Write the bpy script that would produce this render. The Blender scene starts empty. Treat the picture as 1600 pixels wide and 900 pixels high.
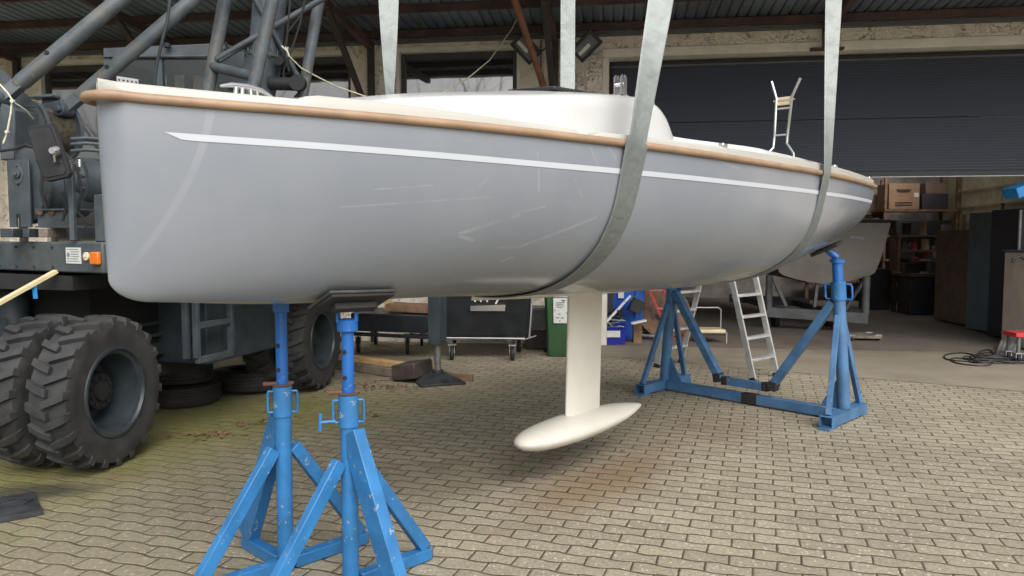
import bpy, bmesh, math, random
import numpy as np
from mathutils import Vector, Matrix
R = math.radians
random.seed(7)
S = bpy.context.scene
COL = S.collection

# ------------------------------------------------------------------ camera
PITCH = math.atan(80 / 1200)
cam = bpy.data.cameras.new('camera'); camo = bpy.data.objects.new('camera', cam); COL.objects.link(camo)
camo.location = (0, 0, 1.6); camo.rotation_euler = (math.pi / 2 - PITCH, 0, 0)
cam.sensor_width = 36; cam.lens = 27.0; cam.clip_end = 1200; cam.clip_start = 0.05
S.camera = camo
# ------------------------------------------------------------------ world, sun, exposure
SUN_EL, SUN_AZ = R(44), R(160)          # overcast: a very soft sun from behind the camera, to the right
w = bpy.data.worlds.new('World'); S.world = w; w.use_nodes = True
nt = w.node_tree; nt.nodes.clear()
sky = nt.nodes.new('ShaderNodeTexSky'); sky.sky_type = 'NISHITA'; sky.sun_disc = False
sky.sun_elevation = SUN_EL; sky.sun_rotation = SUN_AZ; sky.air_density = 1.2; sky.dust_density = 6.0; sky.ozone_density = 1.0
hs = nt.nodes.new('ShaderNodeHueSaturation'); hs.inputs['Saturation'].default_value = 0.22
bg = nt.nodes.new('ShaderNodeBackground'); bg.inputs['Strength'].default_value = 0.15
wo = nt.nodes.new('ShaderNodeOutputWorld')
nt.links.new(sky.outputs[0], hs.inputs['Color']); nt.links.new(hs.outputs[0], bg.inputs[0]); nt.links.new(bg.outputs[0], wo.inputs[0])
sl = bpy.data.lights.new('sun', 'SUN'); so = bpy.data.objects.new('sun', sl); COL.objects.link(so)
sl.energy = 0.9; sl.angle = R(60); sl.color = (1.0, 0.96, 0.9)
sdir = Vector((math.sin(SUN_AZ) * math.cos(SUN_EL), math.cos(SUN_AZ) * math.cos(SUN_EL), math.sin(SUN_EL)))
so.rotation_euler = sdir.to_track_quat('Z', 'Y').to_euler(); so.location = (3, -4, 12)
S.view_settings.view_transform = 'Standard'; S.view_settings.look = 'None'
S.view_settings.exposure = 0.42; S.view_settings.gamma = 1.0
S.cycles.use_denoising = True
S.cycles.max_bounces = 8

# ------------------------------------------------------------------ pixel helpers (1600x900 frame of the photograph)
def ray(px, py):
    a = (px - 800) / 1200; b = (450 - py) / 1200
    return Vector((a, math.cos(PITCH) + b * math.sin(PITCH), -math.sin(PITCH) + b * math.cos(PITCH)))
def W(px, py, Y):
    r = ray(px, py); t = Y / r.y
    return Vector((r.x * t, Y, 1.6 + r.z * t))
def G(px, py, z=0.0):
    r = ray(px, py); t = (z - 1.6) / r.z
    return Vector((r.x * t, r.y * t, z))

# ------------------------------------------------------------------ materials
MATS = {}
def nodes(name):
    m = bpy.data.materials.new(name); m.use_nodes = True
    t = m.node_tree; b = t.nodes['Principled BSDF']
    return m, t, b
def N(t, typ, **kw):
    n = t.nodes.new(typ)
    for k, v in kw.items():
        if k.startswith('i_'): n.inputs[k[2:].replace('_', ' ')].default_value = v
        else: setattr(n, k, v)
    return n
def M_(t, op, a, b=None, c=None, clamp=False):
    n = t.nodes.new('ShaderNodeMath'); n.operation = op; n.use_clamp = clamp
    for i, v in enumerate((a, b, c)):
        if v is None: continue
        if isinstance(v, (int, float)): n.inputs[i].default_value = v
        else: t.links.new(v, n.inputs[i])
    return n.outputs[0]
def sstep(t, x, lo, hi):
    n = t.nodes.new('ShaderNodeMapRange'); n.interpolation_type = 'SMOOTHSTEP'
    n.inputs['From Min'].default_value = lo; n.inputs['From Max'].default_value = hi
    t.links.new(x, n.inputs['Value']); return n.outputs[0]
def mixc(t, f, a, b, blend='MIX'):
    n = t.nodes.new('ShaderNodeMix'); n.data_type = 'RGBA'; n.blend_type = blend
    if isinstance(f, (int, float)): n.inputs[0].default_value = f
    else: t.links.new(f, n.inputs[0])
    for i, v in ((6, a), (7, b)):
        if isinstance(v, tuple): n.inputs[i].default_value = (*v[:3], 1)
        else: t.links.new(v, n.inputs[i])
    return n.outputs[2]
def noise(t, scale, detail=4, vec=None, rough=0.6, dist=0.0):
    n = t.nodes.new('ShaderNodeTexNoise'); n.inputs['Scale'].default_value = scale; n.inputs['Detail'].default_value = detail
    n.inputs['Roughness'].default_value = rough; n.inputs['Distortion'].default_value = dist
    if vec is not None: t.links.new(vec, n.inputs['Vector'])
    return n.outputs[0]
def objco(t): return t.nodes.new('ShaderNodeTexCoord').outputs['Object']
def posn(t): return t.nodes.new('ShaderNodeNewGeometry').outputs['Position']
def scaled(t, vec, s):
    n = t.nodes.new('ShaderNodeMapping'); n.inputs['Scale'].default_value = s; t.links.new(vec, n.inputs[0]); return n.outputs[0]
def bump(t, b, h, strength=0.3, dist=0.01):
    n = t.nodes.new('ShaderNodeBump'); n.inputs['Strength'].default_value = strength; n.inputs['Distance'].default_value = dist
    t.links.new(h, n.inputs['Height']); t.links.new(n.outputs[0], b.inputs['Normal'])
def paint(name, col, rough=0.45, var=0.18, scale=6.0, metal=0.0, chip=None, chip_amt=0.62, dirt=None, dirt_amt=0.5, bmp=0.0, bscale=40, coat=0.0, spec=0.5):
    m, t, b = nodes(name)
    co = objco(t)
    n1 = noise(t, scale, 5, co)
    f = sstep(t, n1, 0.3, 0.7)
    c = mixc(t, f, tuple(x * (1 - var) for x in col), tuple(min(1, x * (1 + var)) for x in col))
    if dirt:
        n2 = noise(t, scale * 0.45, 6, co, 0.7, 0.4)
        c = mixc(t, M_(t, 'MULTIPLY', sstep(t, n2, 1 - dirt_amt, 1.05 - dirt_amt * 0.5), 0.7), c, dirt)
    rr = M_(t, 'ADD', M_(t, 'MULTIPLY', n1, 0.25), rough - 0.12)
    if chip:
        n3 = noise(t, scale * 3.3, 6, co, 0.75)
        k = sstep(t, n3, chip_amt, chip_amt + 0.035)
        c = mixc(t, k, c, chip); rr = M_(t, 'MAXIMUM', rr, M_(t, 'MULTIPLY', k, 0.8))
    t.links.new(c, b.inputs['Base Color']); t.links.new(rr, b.inputs['Roughness'])
    b.inputs['Metallic'].default_value = metal; b.inputs['Coat Weight'].default_value = coat
    b.inputs['Specular IOR Level'].default_value = spec
    if bmp: bump(t, b, noise(t, bscale, 4, co), bmp, 0.004)
    MATS[name] = m
    return m
blue = paint('blue_paint', (0.026, 0.16, 0.385), 0.42, 0.18, 6, chip=(0.30, 0.33, 0.34), chip_amt=0.61, bmp=0.14, dirt=(0.05, 0.105, 0.18), dirt_amt=0.52)
blue2 = paint('fresh_blue_paint', (0.014, 0.115, 0.40), 0.38, 0.12, 8, chip=(0.36, 0.45, 0.48), chip_amt=0.63, dirt=(0.06, 0.08, 0.10), dirt_amt=0.38)
blue3 = paint('weathered_blue_paint', (0.055, 0.148, 0.295), 0.5, 0.22, 5, chip=(0.26, 0.22, 0.19), chip_amt=0.61, bmp=0.1, dirt=(0.07, 0.12, 0.19), dirt_amt=0.5)
rust = paint('rust', (0.10, 0.052, 0.034), 0.8, 0.4, 20, bmp=0.3)
blackpaint = paint('black_primer', (0.02, 0.018, 0.018), 0.7, 0.3, 12)
truckg = paint('truck_grey', (0.054, 0.070, 0.084), 0.5, 0.28, 5, chip=(0.14, 0.085, 0.055), chip_amt=0.62, dirt=(0.11, 0.108, 0.085), dirt_amt=0.52, bmp=0.2)
truckg2 = paint('worn_boom_grey', (0.064, 0.083, 0.100), 0.55, 0.34, 6, chip=(0.17, 0.105, 0.07), chip_amt=0.59, dirt=(0.15, 0.14, 0.11), dirt_amt=0.6, bmp=0.15)
truckd = paint('truck_dark', (0.035, 0.047, 0.057), 0.6, 0.3, 5, dirt=(0.05, 0.05, 0.045), dirt_amt=0.5)
chassis = paint('chassis_black', (0.014, 0.014, 0.016), 0.75, 0.3, 6)
rubber = paint('tyre_rubber', (0.034, 0.035, 0.037), 0.72, 0.3, 7, dirt=(0.085, 0.078, 0.064), dirt_amt=0.5, bmp=0.15, bscale=60)
padm = paint('pad_rubber', (0.055, 0.055, 0.056), 0.5, 0.3, 9, chip=(0.35, 0.35, 0.35), chip_amt=0.66)
rimm = paint('rim_steel', (0.032, 0.042, 0.05), 0.38, 0.3, 5)
rubber2 = paint('old_tyre_rubber', (0.024, 0.023, 0.024), 0.7, 0.3, 10, dirt=(0.05, 0.045, 0.04), dirt_amt=0.4)
whiteg = paint('white_gelcoat', (0.54, 0.54, 0.53), 0.25, 0.02, 2, coat=0.2)
stripem = paint('stripe_film', (0.50, 0.53, 0.57), 0.35, 0.02, 2)
toem = paint('toe_gelcoat', (0.45, 0.44, 0.40), 0.3, 0.04, 2, coat=0.15)
creamk = paint('keel_coating', (0.64, 0.62, 0.555), 0.42, 0.045, 3, dirt=(0.56, 0.53, 0.45), dirt_amt=0.42)
railm = paint('rub_rail_brown', (0.325, 0.215, 0.135), 0.5, 0.14, 7, dirt=(0.27, 0.165, 0.105), dirt_amt=0.5)
steel = paint('stainless', (0.72, 0.72, 0.72), 0.18, 0.06, 8, metal=1.0)
alu = paint('aluminium', (0.62, 0.63, 0.63), 0.42, 0.12, 9, metal=0.65, dirt=(0.42, 0.42, 0.4), dirt_amt=0.4)
galv = paint('galvanised', (0.40, 0.41, 0.42), 0.5, 0.15, 9, metal=0.6)
redp = paint('red_plastic', (0.50, 0.045, 0.05), 0.45, 0.15, 8)
pinkred = paint('faded_red_paint', (0.50, 0.10, 0.11), 0.5, 0.2, 6)
plankm = paint('fresh_timber', (0.55, 0.36, 0.17), 0.7, 0.2, 9)
oldwood = paint('grey_timber', (0.19, 0.16, 0.125), 0.85, 0.3, 7, bmp=0.3)
brownwood = paint('brown_timber', (0.20, 0.12, 0.07), 0.75, 0.3, 7)
darkwood = paint('dark_block_timber', (0.055, 0.042, 0.036), 0.8, 0.35, 8, bmp=0.4, chip=(0.12, 0.09, 0.07), chip_amt=0.66)
cream = paint('cream_plastic', (0.66, 0.56, 0.36), 0.5, 0.1, 6)
binblack = paint('bin_black', (0.018, 0.021, 0.026), 0.42, 0.25, 5, dirt=(0.035, 0.035, 0.035), dirt_amt=0.45)
bingreen = paint('bin_green', (0.042, 0.105, 0.045), 0.5, 0.12, 5)
binblue = paint('bin_blue', (0.012, 0.085, 0.42), 0.4, 0.12, 5)
crateblue = paint('crate_blue', (0.012, 0.022, 0.30), 0.4, 0.12, 5)
paper = paint('paper_label', (0.62, 0.64, 0.62), 0.6, 0.08, 20)
ink = paint('black_ink', (0.02, 0.02, 0.022), 0.6, 0.1, 20)
inkgrey = paint('grey_ink', (0.22, 0.24, 0.27), 0.6, 0.1, 20)
cardb = paint('cardboard', (0.30, 0.185, 0.11), 0.85, 0.12, 6)
darkp = paint('dark_plastic', (0.02, 0.021, 0.024), 0.5, 0.3, 8)
greyp = paint('grey_plastic', (0.13, 0.135, 0.14), 0.5, 0.2, 8)
rustred = paint('roof_steel', (0.085, 0.05, 0.045), 0.75, 0.35, 3, dirt=(0.05, 0.04, 0.04), dirt_amt=0.55)
bracketm = paint('bracket_steel', (0.045, 0.034, 0.031), 0.7, 0.3, 4, dirt=(0.09, 0.05, 0.035), dirt_amt=0.4)
polem = paint('rusty_pole', (0.19, 0.085, 0.052), 0.75, 0.3, 4)
roofm = paint('roof_sheet', (0.15, 0.195, 0.245), 0.5, 0.25, 1.2, dirt=(0.085, 0.065, 0.06), dirt_amt=0.5)
framem = paint('window_frame', (0.05, 0.05, 0.055), 0.5, 0.15, 4)
revealm = paint('plain_render', (0.72, 0.69, 0.61), 0.85, 0.1, 3, dirt=(0.40, 0.36, 0.3), dirt_amt=0.4)
yellowrope = paint('pale_rope', (0.62, 0.60, 0.48), 0.8, 0.15, 30)
cablem = paint('black_cable', (0.014, 0.014, 0.015), 0.5, 0.2, 20)
rope_steel = paint('wire_rope', (0.13, 0.115, 0.09), 0.55, 0.4, 25, metal=0.4)
strawm = paint('pale_lath', (0.66, 0.56, 0.33), 0.7, 0.1, 8)
bluetape = paint('blue_tape', (0.02, 0.22, 0.55), 0.5, 0.1, 8)
greybeam = paint('trolley_grey', (0.10, 0.105, 0.112), 0.6, 0.2, 5)
oldboat = paint('old_boat_gelcoat', (0.15, 0.137, 0.115), 0.4, 0.12, 3, dirt=(0.10, 0.085, 0.065), dirt_amt=0.5)
wallint = paint('garage_wall_boards', (0.62, 0.55, 0.36), 0.85, 0.2, 2)
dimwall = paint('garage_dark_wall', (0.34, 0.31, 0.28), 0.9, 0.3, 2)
beigem = paint('beige_cabinet', (0.60, 0.52, 0.45), 0.6, 0.1, 4)
amber = paint('amber_lens', (0.75, 0.17, 0.015), 0.25, 0.1, 20, coat=0.5)
creamlens = paint('cream_reflector', (0.66, 0.60, 0.42), 0.35, 0.05, 20)
platem = paint('steel_plate', (0.03, 0.033, 0.038), 0.55, 0.4, 9, chip=(0.22, 0.10, 0.06), chip_amt=0.63)
chrome_dark = paint('worn_steel', (0.26, 0.26, 0.25), 0.45, 0.3, 10, metal=0.7)

def glass_mat(name, tint=(0.02, 0.024, 0.026), rough=0.03):
    m, t, b = nodes(name)
    b.inputs['Base Color'].default_value = (*tint, 1); b.inputs['Roughness'].default_value = rough
    b.inputs['IOR'].default_value = 2.6; b.inputs['Specular IOR Level'].default_value = 0.8
    n = noise(t, 1.3, 2, objco(t)); bump(t, b, n, 0.06, 0.02)
    return m
winglass = glass_mat('window_glass')
def clear_glass(name):
    m, t, b = nodes(name)
    mx = t.nodes.new('ShaderNodeMixShader'); tr = t.nodes.new('ShaderNodeBsdfTransparent'); gl = t.nodes.new('ShaderNodeBsdfGlossy')
    tr.inputs[0].default_value = (0.62, 0.66, 0.68, 1); gl.inputs['Roughness'].default_value = 0.06
    f = t.nodes.new('ShaderNodeFresnel'); f.inputs[0].default_value = 1.6
    t.links.new(f.outputs[0], mx.inputs[0]); t.links.new(tr.outputs[0], mx.inputs[1]); t.links.new(gl.outputs[0], mx.inputs[2])
    t.links.new(mx.outputs[0], t.nodes['Material Output'].inputs[0]); return m
cabglass = clear_glass('cab_glass')

# grey gelcoat of the hull: cloudy polish, faint scratches, a pale curved band near the stem
def hull_mat():
    m, t, b = nodes('grey_gelcoat')
    co = objco(t); sx = t.nodes.new('ShaderNodeSeparateXYZ'); t.links.new(co, sx.inputs[0])
    x, z = sx.outputs[0], sx.outputs[2]
    n1 = noise(t, 1.7, 4, co); 
    c = mixc(t, sstep(t, n1, 0.35, 0.68), (0.212, 0.232, 0.266), (0.236, 0.256, 0.288))
    # pale curved band: u = f(z)
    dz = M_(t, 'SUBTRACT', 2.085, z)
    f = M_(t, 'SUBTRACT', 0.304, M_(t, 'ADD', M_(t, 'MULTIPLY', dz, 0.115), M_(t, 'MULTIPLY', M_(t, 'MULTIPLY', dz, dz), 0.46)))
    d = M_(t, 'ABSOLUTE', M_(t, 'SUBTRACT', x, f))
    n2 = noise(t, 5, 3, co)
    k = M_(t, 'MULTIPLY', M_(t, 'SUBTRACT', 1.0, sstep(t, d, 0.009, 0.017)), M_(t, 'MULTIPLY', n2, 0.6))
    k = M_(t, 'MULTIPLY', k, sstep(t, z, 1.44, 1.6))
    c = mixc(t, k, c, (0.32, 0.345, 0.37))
    # pale scuffs and scratches: short strokes at (u, z) - (u, z)
    SEG = [(1.226, 1.615, 1.471, 1.696, .006), (1.234, 1.602, 1.297, 1.585, .005), (1.435, 1.553, 1.546, 1.551, .004), (1.546, 1.554, 1.894, 1.693, .005), (1.509, 1.487, 1.547, 1.507, .004), (0.729, 1.718, 1.324, 1.772, .002), (0.832, 1.789, 1.058, 1.813, .0018), (1.406, 1.695, 1.593, 1.737, .0025), (1.252, 1.813, 1.287, 1.851, .002), (1.785, 2.02, 1.844, 1.926, .004), (1.903, 2.016, 1.943, 1.97, .0035), (1.508, 1.967, 1.537, 1.808, .004), (1.718, 1.865, 1.776, 1.789, .003), (2.70, 2.01, 2.95, 1.98, .004), (2.926, 1.86, 3.10, 1.90, .003)]
    tot = None; brk = sstep(t, noise(t, 9, 4, co), 0.3, 0.6)
    for (x0, z0, x1, z1, w0) in SEG:
        dx, dzz = x1 - x0, z1 - z0; ll = dx * dx + dzz * dzz
        px = M_(t, 'SUBTRACT', x, x0); pz = M_(t, 'SUBTRACT', z, z0)
        hh = M_(t, 'DIVIDE', M_(t, 'ADD', M_(t, 'MULTIPLY', px, dx), M_(t, 'MULTIPLY', pz, dzz)), ll, clamp=True)
        ex = M_(t, 'SUBTRACT', px, M_(t, 'MULTIPLY', hh, dx)); ez = M_(t, 'SUBTRACT', pz, M_(t, 'MULTIPLY', hh, dzz))
        dd = M_(t, 'SQRT', M_(t, 'ADD', M_(t, 'MULTIPLY', ex, ex), M_(t, 'MULTIPLY', ez, ez)))
        v = M_(t, 'SUBTRACT', 1.0, sstep(t, dd, w0 * 0.3, w0 * 2.2))
        tot = v if tot is None else M_(t, 'MAXIMUM', tot, v)
    c = mixc(t, M_(t, 'MULTIPLY', M_(t, 'MULTIPLY', tot, brk), 0.42), c, (0.36, 0.38, 0.40))
    sm_ = noise(t, 3.5, 5, scaled(t, co, (0.6, 1, 2)), 0.7, 0.8)
    c = mixc(t, M_(t, 'MULTIPLY', sstep(t, sm_, 0.58, 0.74), 0.2), c, (0.28, 0.30, 0.32))
    # grime low on the bottom: brownish stain bands where the boat floated
    low = M_(t, 'SUBTRACT', 1.0, sstep(t, M_(t, 'ADD', z, M_(t, 'MULTIPLY', noise(t, 3, 4, scaled(t, co, (0.5, 1, 3))), 0.10)), 1.34, 1.45))
    c = mixc(t, M_(t, 'MULTIPLY', low, 0.4), c, (0.25, 0.23, 0.19))
    t.links.new(c, b.inputs['Base Color'])
    rr = M_(t, 'ADD', 0.22, M_(t, 'MULTIPLY', sstep(t, noise(t, 1.5, 3, co), 0.35, 0.75), 0.06))
    t.links.new(rr, b.inputs['Roughness'])
    b.inputs['Coat Weight'].default_value = 0.18; b.inputs['Coat Roughness'].default_value = 0.1
    bump(t, b, noise(t, 1.6, 2, co), 0.05, 0.02)
    return m
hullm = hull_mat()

def webbing():
    m, t, b = nodes('sling_webbing')
    co = objco(t)
    v = noise(t, 9, 2, scaled(t, co, (1, 1, 1.8)), 0.4, 0.3)
    c = mixc(t, sstep(t, v, 0.46, 0.66), (0.385, 0.42, 0.412), (0.325, 0.357, 0.355))  # grey blotches put the shading of wrinkle dimples into the colour
    sx = t.nodes.new('ShaderNodeSeparateXYZ'); t.links.new(co, sx.inputs[0])
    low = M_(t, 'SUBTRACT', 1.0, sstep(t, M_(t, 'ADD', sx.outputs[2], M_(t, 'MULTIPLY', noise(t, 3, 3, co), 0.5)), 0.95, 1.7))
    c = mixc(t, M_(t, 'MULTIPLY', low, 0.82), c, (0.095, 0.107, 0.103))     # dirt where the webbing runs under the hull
    t.links.new(c, b.inputs['Base Color']); b.inputs['Roughness'].default_value = 0.7
    n = M_(t, 'ADD', noise(t, 22, 4, co), M_(t, 'MULTIPLY', noise(t, 300, 1, co), 0.2)); bump(t, b, n, 0.35, 0.03)
    return m
webm = webbing()

def paving():
    m, t, b = nodes('interlocking_pavers')
    co = posn(t)
    wob = t.nodes.new('ShaderNodeTexNoise'); wob.inputs['Scale'].default_value = 3.0; wob.inputs['Detail'].default_value = 2
    t.links.new(co, wob.inputs['Vector'])
    wv = t.nodes.new('ShaderNodeVectorMath'); wv.operation = 'MULTIPLY_ADD'
    t.links.new(wob.outputs['Color'], wv.inputs[0]); wv.inputs[1].default_value = (0.030, 0.030, 0); t.links.new(co, wv.inputs[2])
    sx = t.nodes.new('ShaderNodeSeparateXYZ'); t.links.new(wv.outputs[0], sx.inputs[0]); x, y = sx.outputs[0], sx.outputs[1]
    ca, sa = math.cos(R(18)), math.sin(R(18))
    p = M_(t, 'SUBTRACT', M_(t, 'MULTIPLY', x, ca), M_(t, 'MULTIPLY', y, sa))
    q = M_(t, 'ADD', M_(t, 'MULTIPLY', x, sa), M_(t, 'MULTIPLY', y, ca))
    h, L, A = 0.1125, 0.225, 0.008
    j = M_(t, 'ROUND', M_(t, 'DIVIDE', q, h))
    sgn = M_(t, 'SUBTRACT', 1.0, M_(t, 'MULTIPLY', 2.0, M_(t, 'ABSOLUTE', M_(t, 'MODULO', j, 2.0))))
    f = M_(t, 'MULTIPLY', sgn, M_(t, 'MULTIPLY', A, M_(t, 'SINE', M_(t, 'MULTIPLY', p, 2 * math.pi / L))))
    dq = M_(t, 'SUBTRACT', M_(t, 'SUBTRACT', q, M_(t, 'MULTIPLY', j, h)), f)
    row = M_(t, 'SUBTRACT', j, M_(t, 'LESS_THAN', dq, 0.0))
    odd = M_(t, 'ABSOLUTE', M_(t, 'MODULO', row, 2.0))
    p2 = M_(t, 'ADD', p, M_(t, 'MULTIPLY', M_(t, 'SUBTRACT', 1.0, odd), L / 2))
    m_ = M_(t, 'FLOOR', M_(t, 'DIVIDE', p2, L))
    fr = M_(t, 'SUBTRACT', p2, M_(t, 'MULTIPLY', m_, L))
    dp = M_(t, 'MINIMUM', fr, M_(t, 'SUBTRACT', L, fr))
    cb = t.nodes.new('ShaderNodeCombineXYZ'); t.links.new(m_, cb.inputs[0]); t.links.new(row, cb.inputs[1])
    wn = t.nodes.new('ShaderNodeTexWhiteNoise'); wn.noise_dimensions = '3D'; t.links.new(cb.outputs[0], wn.inputs['Vector'])
    rnd = wn.outputs['Value']
    # short joints are wider than the long ones; both vary
    jw = M_(t, 'ADD', -0.0004, M_(t, 'MULTIPLY', noise(t, 6, 5, co, 0.75), 0.0062))
    dist = M_(t, 'MINIMUM', M_(t, 'SUBTRACT', M_(t, 'ABSOLUTE', dq), 0.0014), dp)
    e = M_(t, 'SUBTRACT', M_(t, 'SUBTRACT', dist, jw), M_(t, 'MULTIPLY', sstep(t, noise(t, 30, 4, co, 0.7), 0.5, 0.8), 0.006))
    stone = sstep(t, e, -0.001, 0.0035)
    # stone colour
    c = mixc(t, rnd, (0.285, 0.253, 0.182), (0.41, 0.368, 0.268))
    big = noise(t, 0.55, 4, co)
    c = mixc(t, M_(t, 'MULTIPLY', sstep(t, big, 0.40, 0.66), 0.6), c, (0.225, 0.20, 0.155))
    c = mixc(t, M_(t, 'MULTIPLY', sstep(t, noise(t, 1.9, 6, co, 0.72, 0.4), 0.5, 0.7), 0.5), c, (0.17, 0.145, 0.105))
    grain = noise(t, 48, 4, co, 0.8)
    c = mixc(t, sstep(t, grain, 0.32, 0.7), mixc(t, 0.5, c, (0.12, 0.10, 0.07)), mixc(t, 0.3, c, (0.55, 0.49, 0.37)))
    vo = t.nodes.new('ShaderNodeTexVoronoi'); vo.inputs['Scale'].default_value = 46; t.links.new(co, vo.inputs['Vector'])
    vr = t.nodes.new('ShaderNodeSeparateColor'); t.links.new(vo.outputs['Color'], vr.inputs[0])
    speck = M_(t, 'MULTIPLY', M_(t, 'SUBTRACT', 1.0, sstep(t, vo.outputs['Distance'], 0.2, 0.42)), M_(t, 'GREATER_THAN', vr.outputs[0], 0.82))
    c = mixc(t, M_(t, 'MULTIPLY', speck, 0.8), c, (0.62, 0.57, 0.46))
    # worn, paler centre of some stones
    c = mixc(t, M_(t, 'MULTIPLY', M_(t, 'MULTIPLY', sstep(t, e, 0.01, 0.045), sstep(t, noise(t, 7, 4, co), 0.45, 0.7)), 0.35), c, (0.40, 0.35, 0.26))
    # rust bloom under the keel
    sp = t.nodes.new('ShaderNodeSeparateXYZ'); t.links.new(co, sp.inputs[0]); X, Y = sp.outputs[0], sp.outputs[1]
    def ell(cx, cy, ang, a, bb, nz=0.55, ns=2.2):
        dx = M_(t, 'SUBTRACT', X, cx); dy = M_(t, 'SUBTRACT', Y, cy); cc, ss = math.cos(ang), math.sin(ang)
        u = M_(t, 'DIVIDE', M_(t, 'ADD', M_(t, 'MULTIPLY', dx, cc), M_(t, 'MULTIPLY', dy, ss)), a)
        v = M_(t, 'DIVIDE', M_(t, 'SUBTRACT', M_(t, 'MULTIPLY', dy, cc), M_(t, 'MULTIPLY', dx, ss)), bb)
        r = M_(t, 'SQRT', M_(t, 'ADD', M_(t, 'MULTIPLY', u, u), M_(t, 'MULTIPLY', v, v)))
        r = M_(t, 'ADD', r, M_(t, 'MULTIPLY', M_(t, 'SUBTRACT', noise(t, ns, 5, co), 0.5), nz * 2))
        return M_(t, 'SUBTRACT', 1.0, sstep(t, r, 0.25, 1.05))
    rs = M_(t, 'MAXIMUM', ell(0.62, 5.0, R(52), 1.25, 0.42), M_(t, 'MULTIPLY', ell(1.7, 6.3, R(48), 0.9, 0.5), 0.5))
    c = mixc(t, M_(t, 'MULTIPLY', rs, 0.6), c, (0.22, 0.13, 0.07))
    hull_shade = ell(-0.1, 5.3, R(40), 1.6, 0.6)  # soft shade below hull and bulb, put into the paving colour
    c = mixc(t, M_(t, 'MULTIPLY', hull_shade, 0.38), c, (0.12, 0.095, 0.075))
    # joints
    jc = mixc(t, noise(t, 4, 3, co), (0.035, 0.028, 0.02), (0.075, 0.065, 0.04))
    jc = mixc(t, M_(t, 'MULTIPLY', sstep(t, noise(t, 2.6, 5, co, 0.7), 0.40, 0.64), 0.6), jc, (0.16, 0.135, 0.095))   # sand-filled joints
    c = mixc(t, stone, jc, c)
    # moss towards the truck, thicker over the joints
    sd = M_(t, 'SUBTRACT', M_(t, 'MULTIPLY', M_(t, 'ADD', X, 2.2), 0.832), M_(t, 'MULTIPLY', M_(t, 'SUBTRACT', Y, 5.6), 0.555))
    mn = noise(t, 1.1, 6, co, 0.65)
    reg = M_(t, 'SUBTRACT', 1.0, sstep(t, M_(t, 'ADD', sd, M_(t, 'MULTIPLY', M_(t, 'SUBTRACT', mn, 0.5), 2.2)), -0.55, 0.75))
    reg = M_(t, 'MULTIPLY', reg, M_(t, 'SUBTRACT', 1.0, sstep(t, Y, 7.2, 8.4)))
    ms = M_(t, 'MULTIPLY', reg, M_(t, 'ADD', 0.62, M_(t, 'MULTIPLY', sstep(t, noise(t, 14, 5, co), 0.35, 0.7), 0.36)))
    mc = mixc(t, noise(t, 3, 4, co), (0.08, 0.10, 0.008), (0.20, 0.205, 0.035))
    c = mixc(t, ms, c, mc)
    brown = M_(t, 'MULTIPLY', reg, sstep(t, noise(t, 1.7, 5, co, 0.65, 0.5), 0.56, 0.68))
    c = mixc(t, M_(t, 'MULTIPLY', brown, 0.7), c, (0.20, 0.135, 0.075))
    # general green-brown film on the left half of the yard
    film = M_(t, 'SUBTRACT', 1.0, sstep(t, M_(t, 'ADD', X, M_(t, 'MULTIPLY', mn, 1.5)), -1.9, 0.9))
    c = mixc(t, M_(t, 'MULTIPLY', film, 0.35), c, (0.155, 0.135, 0.065))
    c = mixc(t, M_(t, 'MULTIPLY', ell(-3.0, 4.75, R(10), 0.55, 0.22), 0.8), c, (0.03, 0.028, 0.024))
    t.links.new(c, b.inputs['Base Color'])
    b.inputs['Roughness'].default_value = 0.82; b.inputs['Specular IOR Level'].default_value = 0.35
    cr = t.nodes.new('ShaderNodeMath'); cr.operation = 'MULTIPLY'; t.links.new(sstep(t, e, -0.004, 0.009), cr.inputs[0]); cr.inputs[1].default_value = 1.0
    wc_ = t.nodes.new('ShaderNodeSeparateColor'); t.links.new(wn.outputs['Color'], wc_.inputs[0])
    tilt = M_(t, 'ADD', M_(t, 'MULTIPLY', M_(t, 'SUBTRACT', M_(t, 'DIVIDE', fr, L), 0.5), M_(t, 'MULTIPLY', M_(t, 'SUBTRACT', wc_.outputs[1], 0.5), 1.6)), M_(t, 'MULTIPLY', M_(t, 'DIVIDE', dq, h), M_(t, 'MULTIPLY', M_(t, 'SUBTRACT', wc_.outputs[2], 0.5), 1.6)))
    cr0 = M_(t, 'ADD', cr.outputs[0], tilt)
    hgt = M_(t, 'ADD', cr0, M_(t, 'ADD', M_(t, 'MULTIPLY', grain, 0.28), M_(t, 'MULTIPLY', rnd, 0.35)))
    bump(t, b, hgt, 0.75, 0.008)
    return m
pavem = paving()

def concrete(name, c0, c1, stain):
    m, t, b = nodes(name); co = posn(t)
    c = mixc(t, sstep(t, noise(t, 1.3, 6, co, 0.65), 0.3, 0.7), c0, c1)
    c = mixc(t, M_(t, 'MULTIPLY', sstep(t, noise(t, 0.7, 5, co, 0.7, 0.6), 0.5, 0.7), 0.6), c, stain)
    c = mixc(t, M_(t, 'MULTIPLY', sstep(t, noise(t, 60, 3, co, 0.7), 0.5, 0.75), 0.3), c, tuple(v * 0.45 for v in c0))
    t.links.new(c, b.inputs['Base Color']); b.inputs['Roughness'].default_value = 0.8
    bump(t, b, noise(t, 70, 4, co), 0.25, 0.004)
    return m
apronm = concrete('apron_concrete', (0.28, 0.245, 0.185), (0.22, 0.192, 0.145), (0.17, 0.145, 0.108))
floorm = concrete('garage_concrete', (0.15, 0.125, 0.105), (0.20, 0.168, 0.135), (0.12, 0.075, 0.06))

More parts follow.
